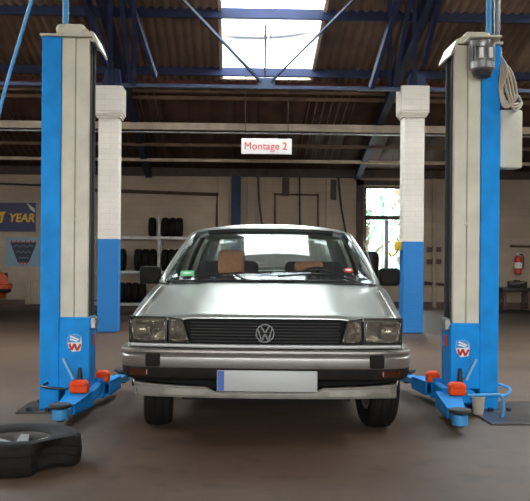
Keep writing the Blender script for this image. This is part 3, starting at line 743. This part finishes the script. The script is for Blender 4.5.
    a1, p1, d1, n1 = arm((.305, -.10) if not motor else (.395, -.14), (.255, -.58) if not motor else (.47, -.78), 0, 'front'); a2, p2, d2, n2 = arm((.36, .36), (.46, 1.0), 0, 'rear')
    for a_, (u0, y0, u1, y1) in ((a1, (.24, -.20, .366, -.115) if not motor else (.30, -.29, .415, -.20)), (a2, (.335, .33, .435, .42))):
        b = MB(); zg = .232 if y0 < 0 else .228; bx(b, u0, y0, .155, u1, y1, zg, .016, 3); bx(b, u0+.012, y0-.012, zg-.03, u1-.012, y1, zg+.008, .01, 2); b.build('guard', M['orange'], a_, label='orange rubber guard')
    # base plate and anchor bolts
    b = MB()
    if motor: bx(b, -.55, -.52, 0, .20, .38, .012, .003)
    else: bx(b, -.14, -.10, 0, .20, .38, .012, .003)
    bp = b.build('base_plate', M['plate'], t)
    for (u, y) in ((-.06, -.05), (-.06, .3), (.07, -.06)):
        b = MB(); b.cyl((X(u), y, .012), (X(u), y, .035), .018, n=6); b.build('anchor_bolt', M['dark'], bp)
    # head of the post
    b = MB(); q_ = .06 if motor else .02; bx(b, -.012, -.02, H, .365-q_, .36, H+.018, .004)
    pts = [(X(.355-q_), -.02, H+.018), (X(.375-q_), -.02, H-.005), (X(.415-q_), -.02, H-.085), (X(.425-q_), -.02, H-.078), (X(.38-q_), -.02, H+.03), (X(.35-q_), -.02, H+.04)]
    b.poly(pts, (0, .38, 0))
    b.build('head_plate', M['cream'], t)
    b = MB(); bx(b, .10-q_*.6, .02, H+.018, .31-q_, .34, H+.10, .03, 3); bx(b, .17-q_, -.005, H+.018, .30-q_, .1, H+.09, .012, 2)
    pts = [(X(.28-q_), .03, H+.02), (X(.375-q_), .03, H-.03), (X(.385-q_), .03, H-.01), (X(.33-q_), .03, H+.06), (X(.28-q_), .03, H+.085)]
    b.poly(pts, (0, .3, 0)); b.build('head_cover', M['cream'], t)
    b = MB(); pz = roof_z(loc[1]+.2)
    u_ = .125 if not motor else .03
    b.cyl((X(u_), .20, H), (X(u_), .20, pz), .022, n=14); b.build('conduit', M['blue_light'], t)
    if motor:
        b = MB(); b.cyl((X(-.035), .22, H-.02), (X(-.035), .22, pz), .022, n=14); b.cyl((X(-.035), .22, H-.03), (X(-.035), .22, H+.03), .035, n=14); b.build('conduit', M['steel'], t)
        mc = Vector((X(.165), -.115, 0)); mt = thing_part = None
        b = MB(); zt = H-.005
        b.lathe([(0, zt), (.088, zt), (.092, zt-0.0164), (.085, zt-0.0492), (.078, zt-0.0533), (.078, zt-0.1435), (.085, zt-0.1476), (.086, zt-0.1927), (.07, zt-0.2050), (0, zt-0.2050)], 36, 'Z', mc)
        for k in range(18):
            a = 2*PI*k/18; d = Vector((math.cos(a), math.sin(a), 0)); b.beam(mc+d*.083+Vector((0, 0, zt-0.0492)), mc+d*.083+Vector((0, 0, zt-0.1460)), .008, .02)
        mo = b.build('motor', M['steel'], t)
        b = MB(); b.box((mc.x-.11, -.22, H), (mc.x+.11, .02, H+.014), .004); b.build('motor_bracket', M['cream'], mo)
        b = MB(); b.lathe([(0, zt-0.2050), (.068, zt-0.2050), (.072, zt-0.2132), (.06, zt-0.2460), (.03, zt-0.2583), (0, zt-0.2608)], 32, 'Z', mc); b.build('motor_cap', M['dark'], mo)
        for dx in (-.03, .035):
            b = MB(); b.box((mc.x+dx-.014, mc.y-.098, zt-0.1353), (mc.x+dx+.014, mc.y-.075, zt-0.0615), .004); b.build('terminal_cover', M['paper'], mo)
        # control box and looped cable
        b = MB(); b.box((X(-.215)-.0, .12, 1.70), (X(-.215)+.19, .29, 2.15), .012, 2, None) if s > 0 else b.box((X(-.20), .12, 1.74), (X(-.20)-.165, .29, 2.16), .012, 2); cbx = b.build('control_box', M['cream'], t)
        b.free() if False else None
        b = MB(); b.box((min(X(0), X(-.04)), .17, 1.8), (max(X(0), X(-.04)), .24, 2.1)); b.build('box_bracket', M['steel'], cbx)
        b = MB()
        for k in range(4):
            o = .012*k; xx = X(-.06)+o
            xx -= .045
            b.tube([(X(-.03), .15-.01*k, 2.55), (xx-.02, -.02-.01*k, 2.42), (xx-.035-o*.5, -.04, 2.28), (xx-.01, -.045+o, 2.16+.012*k), (xx+.045, -.03, 2.17+o), (xx+.02+o, -.02, 2.28), (xx-.0+o*.7, .0+o*.3, 2.42), (X(-.035), .17, 2.54)], .0085, 8, 6)
        for k in range(3):
            b.tube([(X(-.06)-.0, -.03+.01*k, 2.18), (X(-.06)+.04, .0, 2.14+.02*k), (X(-.06)+.09, .05+.02*k, 2.16+.02*k), (X(-.06)+.13, .12, 2.21), (X(-.06)+.11, .17, 2.26+.01*k), (X(-.06)+.06, .15, 2.23)], .008, 8, 6)
        b.build('cable', M['cable'], t)
        # foot guard rods on the floor plate and the pot
        b = MB(); b.tube([(X(.30), -.30, .16), (X(.12), -.28, .16), (X(.06), -.28, .15), (X(.05), -.29, .05), (X(.06), -.29, .012)], .011, 8, 5); b.build('foot_guard', M['blue_light'], t)
        b = MB(); b.tube([(X(.0), .30, .15), (X(-.10), .26, .15), (X(-.14), .18, .13), (X(-.10), .12, .10), (X(.0), .10, .09)], .011, 8, 6); b.build('foot_guard', M['blue_light'], t)
    else:
        b = MB(); b.tube([(X(.06), -.012, .20), (X(.04), -.10, .19), (X(.10), -.16, .185), (X(.2), -.15, .18)], .009, 8, 5); b.build('foot_guard', M['dark'], t)
    return t
LL = G(39, 411.5); LR = G(498, 411.5)
lift(1, (LL.x, LL.y, 0), 'blue and cream lift post at the left with a plain head', False)
lift(-1, (LR.x, LR.y, 0), 'blue and cream lift post at the right with motor, control box and cable loops', True)
# pot standing on the plate by the right post
pp = G(478, 414, .012); b = MB(); b.lathe([(0, .0), (.036, .0), (.046, .115), (.050, .118), (.046, .12), (.036, .01), (0, .008)], 24, 'Z')
tag(b.build('plastic_pot', M['cable'], loc=(pp.x, pp.y-.0, .012)), 'small beige pot standing by the foot of the right lift post', 'pot')
# blue air hose hanging at upper left
b = MB(); a = P(37, -20, 6.0); c = P(-3, 122, 6.0); a2 = P(60, -120, 6.0); e_ = P(-16, 230, 6.0); top = a2+(a2-a).normalized()*1.0
k = (roof_z(6.0)-.06-a2.z)/(a2.z-a.z); top = a2+(a2-a)*k
b.tube([top, a2, a, c, e_], .012, 10, 8); tag(b.build('air_hose', M['blue_light']), 'light blue hose slanting down from the roof at the upper left', 'hose')

# ------------------------------------------------------------------ loose wheel in front
wc = Vector((0, 0, HC)) + ray(20, 400)*4.68; RW, HW = .315, .172
wh = thing('loose_wheel', 'loose wheel with dented flat tyre lying on the floor at bottom left', 'wheel', (wc.x, wc.y, 0))
b = MB(); prof = [(r, h+HW/2) for r, h in tyre_profile(RW, .160, HW)]
b.lathe(prof, 96, 'Z')
for v in b.b.verts:
    a = math.degrees(math.atan2(v.co.y, v.co.x)); r = math.hypot(v.co.x, v.co.y)
    k = max(0, 1-((a+38)/30)**2); k = k*k*(3-2*k)
    f = min(1, max(0, (r-.20)/.10)); zz = v.co.z/HW
    prof_z = math.sin(PI*min(1, max(0, zz)))**.6
    nr = r-k*f*(.030+.075*prof_z); v.co.x *= nr/r; v.co.y *= nr/r
    v.co.z += k*f*(.045*(1-zz)-.004)
ty = b.build('tyre', M['rubber'], wh, 40)
b = MB(); b.lathe([(.162, .03), (.163, .140), (.155, .146), (.148, .136), (.14, .05), (.145, .03)], 60, 'Z'); rim = b.build('wheel_rim', M['dull_alloy'], wh)
for k in range(5):
    a = 2*PI*k/5+.35; d = Vector((math.cos(a), math.sin(a), 0)); n = Vector((-d.y, d.x, 0)); b = MB()
    b.poly([d*.045+n*.03+Vector((0, 0, .09)), d*.148+n*.022+Vector((0, 0, .112)), d*.148-n*.022+Vector((0, 0, .112)), d*.045-n*.03+Vector((0, 0, .09))], (0, 0, .022)); b.build('spoke', M['alu'], rim)
b = MB(); b.cyl((0, 0, .06), (0, 0, .118), .056, .05, 24); b.build('hub', M['steel'], rim)
b = MB(); b.cyl((0, 0, .04), (0, 0, .05), .142, n=40); b.build('brake_side_disc', M['matt_black'], rim)

# ------------------------------------------------------------------ along the back wall
yb = EAVE_Y-.004
def wall_pipe(name, pts, r, m, label, off=.05, cat='pipe', sm=1):
    b = MB(); p3 = [PY(x, y, EAVE_Y-off) for x, y in pts]
    b.tube(p3, r, 8, sm); 
    for q in p3: b.sphere(q, r*1.25, n=10)
    for i in range(len(p3)-1):
        m_ = (p3[i]+p3[i+1])/2; b.box((m_.x-.02, m_.y, m_.z-.02), (m_.x+.02, EAVE_Y, m_.z+.02))
    return tag(b.build(name, m), label, cat)
wall_pipe('wall_pipe', [(92, 190), (217, 194.5), (217, 228)], .035, M['rust'], 'brown pipe running above the tyre rack and bending down')
wall_pipe('wall_pipe', [(275, 228), (275, 194), (318, 195), (318, 232)], .022, M['rust'], 'thin brown pipe loop on the wall above the silver car roof')
wall_pipe('wall_pipe', [(299.5, 172), (300, 235)], .018, M['dark'], 'thin dark upright pipe right of the brown pipe loop')
wall_pipe('wall_pipe', [(258, 174), (259, 200), (263, 232)], .02, M['rust'], 'thin upright pipe left of the brown pipe loop')
wall_pipe('wall_pipe', [(338, 172), (341, 205), (347, 238)], .02, M['dark'], 'dark hanging cable pipe between wall box and window', sm=4)
wall_pipe('wall_pipe', [(426, 283), (446, 284.5), (470, 285)], .03, M['rust'], 'low brown pipe between the right pillar and the right lift post')
cp = wall_pipe('wall_pipe', [(434, 176), (434, 306)], .045, M['wall'], 'cream upright pipe between the right pillar and the right lift post')
for yy in (249.5, 261.5):
    for xx in (429.5, 438.5):
        q = PY(xx, yy, EAVE_Y-.05); b = MB(); b.box((q.x-.055, EAVE_Y-.09, q.z-.05), (q.x+.055, EAVE_Y, q.z+.05), .01); b.build('pipe_clamp', M['rust'], cp, label='dark pipe clamp')
wall_pipe('wall_pipe', [(511, 246), (530, 246.5), (560, 247)], .02, M['rust'], 'thin pipe above the fire extinguisher')
wall_pipe('wall_pipe', [(60, 186), (10, 184), (-40, 182)], .02, M['dark'], 'thin dark conduit above the navy poster')
def wbox(name, x0, y0, x1, y1, d, m, label, cat, bev=.01):
    a = PY(x0, y1, EAVE_Y); c = PY(x1, y0, EAVE_Y); b = MB(); b.box((a.x, EAVE_Y-d, a.z), (c.x, EAVE_Y, c.z), bev); return tag(b.build(name, m), label, cat)
b = MB()
a = PY(231.5, 172, EAVE_Y); c = PY(241, 172, EAVE_Y); b.box((a.x, EAVE_Y-.12, 0), (c.x, EAVE_Y-.001, EAVE_Z-.16)); tag(b.build('steel_stanchion', M['girder']), 'dark blue upright steel post against the back wall', 'post')
for (x0, x1, lab) in ((218, 229, 'cream pilaster left of the dark blue wall post'), (247, 256, 'cream pilaster right of the dark blue wall post'), (326, 333, 'cream pilaster left of the hanging cable pipe')):
    a = PY(x0, 172, EAVE_Y); c = PY(x1, 172, EAVE_Y); b = MB(); b.box((a.x, EAVE_Y-.07, 0), (c.x, EAVE_Y, EAVE_Z-.16), .006, 1); tag(b.build('wall_pilaster', M['wall']), lab, 'pilaster')
wbox('junction_box', 282, 178, 289, 196, .1, M['rust'], 'brown junction box on the wall below the hanging sign', 'box')
wbox('junction_box', 330, 180, 336, 200, .1, M['wood'], 'dark junction box on the wall left of the window', 'box')
# tyre rack
ry = EAVE_Y-.55
rk = thing('tyre_rack', 'pale steel tyre rack on the back wall behind the left pillar', 'rack', (PY(159, 300, ry).x, ry, 0))
def rp(px, py): v = PY(px, py, ry); return Vector((v.x-rk.location.x, 0, v.z))
zs = [rp(159, 237.5).z, rp(159, 272).z, rp(159, 304).z]
xa = rp(84, 240).x; xb = rp(210, 240).x
for px in (86, 159, 208):
    b = MB(); x = rp(px, 240).x; top = zs[0]+(.42 if px == 159 else .05); b.box((x-.025, -.02, 0), (x+.025, .02, top)); b.box((x-.02, .46, 0), (x+.02, .5, zs[0]+.05)); b.build('upright', M['shelf'], rk)
for z in zs:
    b = MB(); b.box((xa, -.025, z-.035), (xb, .0, z+.02)); b.box((xa, .45, z-.035), (xb, .475, z+.02)); b.build('rail', M['shelf'], rk)
def small_tyre(x0, x1, row, lab, grp):
    w = (x1-x0)*ry/F; r = (.20, .225, .205)[row]
    v = PY((x0+x1)/2, 260, ry); b = MB()
    b.lathe(tyre_profile(r, r*.58, w*.97), 40, 'X')
    o = b.build('stored_tyre', M['rubber'], loc=(v.x, ry+.21, zs[row]+.02+r-.010))
    return tag(o, lab, 'tyre', grp)
ordn = ['leftmost', 'second from the left', 'third from the left', 'fourth from the left', 'fifth from the left', 'sixth from the left', 'seventh from the left']
for i, (x0, x1) in enumerate([(147.6, 154.5), (160.8, 168), (168, 175), (175, 182)]):
    small_tyre(x0, x1, 0, ['lone black tyre left of the upright on the top rack shelf', 'black tyre just right of the upright on the top rack shelf', 'middle tyre of the three on the top rack shelf', 'rightmost tyre on the top rack shelf'][i], 'tyres on the top rack shelf')
for i, (x0, x1) in enumerate([(117.5, 124.5), (133.5, 141), (141, 148.5), (148.5, 155.5), (161, 167.5), (167.5, 174), (174, 180.5)]):
    small_tyre(x0, x1, 1, 'black tyre on the middle rack shelf, %s' % ordn[i], 'tyres on the middle rack shelf')
for i, (x0, x1) in enumerate([(117, 124), (124, 131), (131, 138), (138, 145)]):
    small_tyre(x0, x1, 2, 'black tyre on the lowest rack shelf, %s' % ordn[i], 'tyres on the lowest rack shelf')
# posters
a = PY(-62, 231, EAVE_Y); c = PY(36, 203, EAVE_Y)
po = thing('wall_poster', 'navy poster with yellow lettering on the back wall at left', 'poster', ((a.x+c.x)/2, EAVE_Y-.004, (a.z+c.z)/2)); hw = (c.x-a.x)/2; hh = (c.z-a.z)/2
b = MB(); b.box((-hw, -.004, -hh), (hw, .002, hh)); b.build('sheet', M['poster_blue'], po)
tx = PY(6.5, 219, EAVE_Y).x-po.location.x
text_mesh('YEAR', .235, M['poster_yellow'], 'lettering', po, Matrix.Translation((PY(21.5, 219, EAVE_Y).x-po.location.x, -.006, -.02)) @ UPRIGHT, .001, .2, .008, .93)
text_mesh('GOOD', .235, M['poster_yellow'], 'lettering', po, Matrix.Translation((PY(-24, 219, EAVE_Y).x-po.location.x, -.006, -.02)) @ UPRIGHT, .001, .2, .008, .93)
wx = PY(3.5, 219, EAVE_Y).x-po.location.x
b = MB(); b.poly([(wx-.13, -.006, .10), (wx+.06, -.006, .12), (wx+.01, -.006, .05), (wx-.02, -.006, -.10), (wx-.07, -.006, -.13), (wx-.05, -.006, .02)], (0, -.002, 0)); b.build('winged_mark', M['poster_yellow'], po)
b = MB(); pts = [(hw-.19, -.006, hh), (hw-.02, -.006, hh-.12), (hw-.01, -.05, hh-.20), (hw-.10, -.06, hh-.13)]; b.poly(pts, (0, -.003, 0)); b.build('peeled_corner', M['paper'], po, label='white curled corner')
a = PY(5.5, 266.5, EAVE_Y); c = PY(43, 237.5, EAVE_Y)
po = thing('wall_poster', 'pale blue poster with a dark tapered tyre tread on the back wall', 'poster', ((a.x+c.x)/2, EAVE_Y-.004, (a.z+c.z)/2)); hw = (c.x-a.x)/2; hh = (c.z-a.z)/2
b = MB(); b.box((-hw, -.004, -hh), (hw, .002, hh)); b.build('sheet', M['poster_pale'], po)
b = MB(); cx = PY(23.5, 250, EAVE_Y).x-po.location.x
b.poly([(cx-.27, -.006, .20), (cx+.27, -.006, .20), (cx+.11, -.006, -.22), (cx-.11, -.006, -.22)], (0, -.002, 0)); b.build('tread_print', M['poster_black'], po)
for k in range(3):
    b = MB(); z = .12-.12*k; w = .20-.05*k; q = 7
    for i in range(q-1): b.beam((cx-w+2*w*i/(q-1), -.009, z+(.02 if i % 2 else -.02)), (cx-w+2*w*(i+1)/(q-1), -.009, z+(-.02 if i % 2 else .02)), .002, .022)
    b.build('tread_groove', M['groove'], po)
b = MB()
for i in range(6): x = cx-.24+.096*i; b.poly([(x-.03, -.007, .19), (x+.03, -.007, .19), (x, -.007, .26)], (0, -.002, 0))
for i in range(3): x = cx-.07+.07*i; b.poly([(x-.03, -.007, -.21), (x, -.007, -.27), (x+.03, -.007, -.21)], (0, -.002, 0))
b.build('red_tip', M['red'], po)
# radiator below the posters
a = PY(26, 304, EAVE_Y); c = PY(62, 281, EAVE_Y)
rd = thing('wall_radiator', 'cream ribbed radiator on the back wall below the pale blue poster', 'radiator', ((a.x+c.x)/2, EAVE_Y-.07, a.z)); hw = (c.x-a.x)/2; H_ = c.z-a.z
b = MB(); n = 12
for i in range(n): x = -hw+2*hw*(i+.5)/n; b.box((x-hw/n*.8, -.05, 0), (x+hw/n*.8, .05, H_), .012, 2)
b.box((-hw, -.03, .02), (hw, .03, H_-.02)); b.build('fins', M['wall'], rd); b = MB(); b.box((-hw+.1, .03, H_*.6), (-hw+.14, .07, H_*.75)); b.box((hw-.14, .03, H_*.6), (hw-.1, .07, H_*.75)); b.build('bracket', M['steel'], rd)
# fire extinguisher
v = PY(518, 274, EAVE_Y-.1); fe = thing('fire_extinguisher', 'red fire extinguisher hanging on the back wall at the right edge', 'fire extinguisher', (v.x, EAVE_Y-.10, v.z))
b = MB(); b.lathe([(0, 0), (.07, 0), (.08, .015), (.08, .30), (.07, .345), (.035, .375), (0, .376)], 28, 'Z'); b.build('cylinder', M['red'], fe)
b = MB(); b.cyl((0, 0, .375), (0, 0, .42), .022, n=12); b.beam((-.05, 0, .43), (.05, 0, .43), .03, .02); b.beam((-.05, 0, .40), (.04, 0, .455), .025, .012); b.build('valve', M['alu'], fe)
b = MB(); b.tube([(.02, -.02, .41), (.09, -.03, .38), (.105, -.03, .25), (.09, -.02, .1)], .012); b.build('hose', M['black'], fe)
b = MB(); b.box((-.03, .075, .15), (.03, .101, .35)); b.build('wall_bracket', M['steel'], fe)
b = MB(); b.lathe([(.0805, .12), (.082, .12), (.082, .24), (.0805, .24)], 28, 'Z'); b.build('label_band', M['paper'], fe, label='pale label band')
# low bench with a dark vice at the right
a = PY(502, 284, EAVE_Y-.4); c = PY(538, 280, EAVE_Y-.4)
bn = thing('work_bench', 'dark narrow work bench under the fire extinguisher', 'bench', ((a.x+c.x)/2, EAVE_Y-.25, 0)); zt = a.z-.1; hw = (c.x-a.x)/2
b = MB(); b.box((-hw, -.2, zt-.05), (hw, .24, zt+.02), .006); b.build('bench_top', M['dark'], bn)
for x in (.18, hw-.05):
    for y in (-.16, .18): b = MB(); b.box((x-.03, y-.03, 0), (x+.03, y+.03, zt-.05)); b.build('leg', M['rust'], bn)
for y in (-.16, .18): b = MB(); b.box((-hw+.02, y-.03, 0), (-hw+.08, y+.03, zt-.05)); b.build('leg', M['rust'], bn)
v = thing('bench_vice', 'black vice clamped to the dark bench at the right edge', 'vice', (bn.location.x-.05, EAVE_Y-.38, zt+.04))
b = MB(); b.box((-.19, -.07, -.015), (.19, .05, .12), .02); b.box((-.06, -.03, -.02), (.06, .1, .14), .015); b.build('vice_body', M['dark'], v)
b = MB(); b.cyl((-.16, -.14, .06), (.12, -.14, .1), .015, n=10); b.cyl((0, -.14, .08), (0, -.06, .08), .02, n=10); b.build('handle', M['steel'], v)
# dark bin behind the car, below the window
v = PY(369, 272, 17.6); d = 17.6/F
bi = thing('waste_bin', 'dark rounded bin standing below the window behind the silver car', 'bin', (v.x, 17.6, 0))
zt = PY(369, 251, 17.6).z; r = 10*d
b = MB(); b.lathe([(0, 0), (r*.86, 0), (r*.9, .02), (r, zt-.22), (0, zt-.22)], 32, 'Z'); b.build('drum', M['black'], bi)
b = MB(); b.lathe([(0, zt-.22), (r*1.03, zt-.22), (r*1.03, zt-.17), (r*.98, zt-.08), (r*.8, zt-.01), (r*.4, zt), (0, zt)], 32, 'Z'); b.build('lid', M['black'], bi)

# ------------------------------------------------------------------ trees outside the window
def tree(loc, h, rad, n, seed, lab, light=1.0):
    rnd = random.Random(seed); t = thing('tree', lab, 'tree', loc)
    b = MB(); b.tube([(0, 0, -.05), (.05, 0, h*.35), (-.05, .1, h*.6), (.0, 0, h*.85)], .12, 10, 5)
    for k in range(3):
        a = k*2.1; z = h*(.35+.08*k); b.tube([(0, 0, z), (math.cos(a)*rad*.4, math.sin(a)*rad*.4, z+.4), (math.cos(a)*rad*.8, math.sin(a)*rad*.8, z+.6)], .03, 6, 4)
    b.build('trunk', M['bark'], t)
    b = MB(); cl = [(Vector((rnd.uniform(-1, 1)*rad, rnd.uniform(-1, 1)*rad, h*rnd.uniform(.15, 1.0)))) for _ in range(26)]
    for i in range(n):
        c_ = rnd.choice(cl)+Vector((rnd.gauss(0, .28), rnd.gauss(0, .28), rnd.gauss(0, .25))); s = rnd.uniform(.06, .11)
        m_ = Matrix.Translation(c_) @ Matrix.Rotation(rnd.uniform(0, 6.3), 4, 'Z') @ Matrix.Rotation(rnd.uniform(-1.3, 1.3), 4, 'X')
        vs = [b.b.verts.new(m_ @ Vector(q)) for q in ((0, -s*1.4, 0), (s*.6, -s*.2, .02), (s*.4, s*.8, 0), (0, s*1.5, -.02), (-s*.4, s*.8, 0), (-s*.6, -s*.2, .02))]
        b.b.faces.new(vs)
    b.build('foliage', M['leaf'], t)
for i, (px, Y, h, rad, n) in enumerate([(367, 22.5, 2.7, .8, 800), (399, 26.5, 4.0, 1.2, 1100), (384, 33, 3.6, 1.6, 1500)]):
    v = PY(px, 300, Y); tree((v.x, v.y, -.05), h, rad, n, i+3, ['leafy green tree outside the window, nearest the glass', 'taller leafy tree outside at the right side of the window', 'leafy tree farthest off outside the window'][i])

# ------------------------------------------------------------------ light
w = bpy.data.worlds.new('overcast'); C.world = w; w.use_nodes = True
bg = w.node_tree.nodes['Background']; bg.inputs[0].default_value = (0.90, 0.96, 1.0, 1); bg.inputs[1].default_value = 1.0
def portal(name, c, size, rot):
    l = bpy.data.lights.new(name, 'AREA'); l.shape = 'RECTANGLE'; l.size, l.size_y = size; l.cycles.is_portal = True
    o = bpy.data.objects.new(name, l); COL.objects.link(o); o.location = c; o.rotation_euler = rot
ta = math.atan(SL)
for (x0, x1, y0, y1) in PORTALS:
    ym = (y0+y1)/2; back = ym < RIDGE_Y
    portal('skylight_portal', ((x0+x1)/2, ym, roof_z(ym)+.06), (x1-x0, (y1-y0)/math.cos(ta)), (ta if back else -ta, 0, 0))
portal('opening_portal', (0, REAR_Y-.32, (GH+GB)/2), (2*GW, GH-GB), (R(90), 0, 0))
portal('window_portal', ((WX0+WX1)/2, EAVE_Y+.32, (WZ0+WZ1)/2), (WX1-WX0, WZ1-WZ0), (R(-90), 0, 0))

# ------------------------------------------------------------------ camera
cam = bpy.data.cameras.new('camera'); co = bpy.data.objects.new('camera', cam); COL.objects.link(co)
cam.sensor_fit = 'HORIZONTAL'; cam.sensor_width = 36; cam.lens = 36*F/530
cam.shift_y = (YH-250.5)/530; cam.clip_end = 200
co.matrix_world = Matrix.Translation((0, 0, HC)) @ Matrix.Rotation(-YAW, 4, 'Z') @ Matrix.Rotation(PI/2, 4, 'X') @ Matrix.Rotation(ROLL, 4, 'Z')
C.camera = co
vs = C.view_settings; vs.view_transform = 'Standard'; vs.look = 'None'; vs.gamma = 1; vs.use_curve_mapping = False; vs.exposure = 4.5
C.cycles.max_bounces = 10; C.cycles.diffuse_bounces = 6; C.cycles.transparent_max_bounces = 16; C.cycles.sample_clamp_indirect = 8
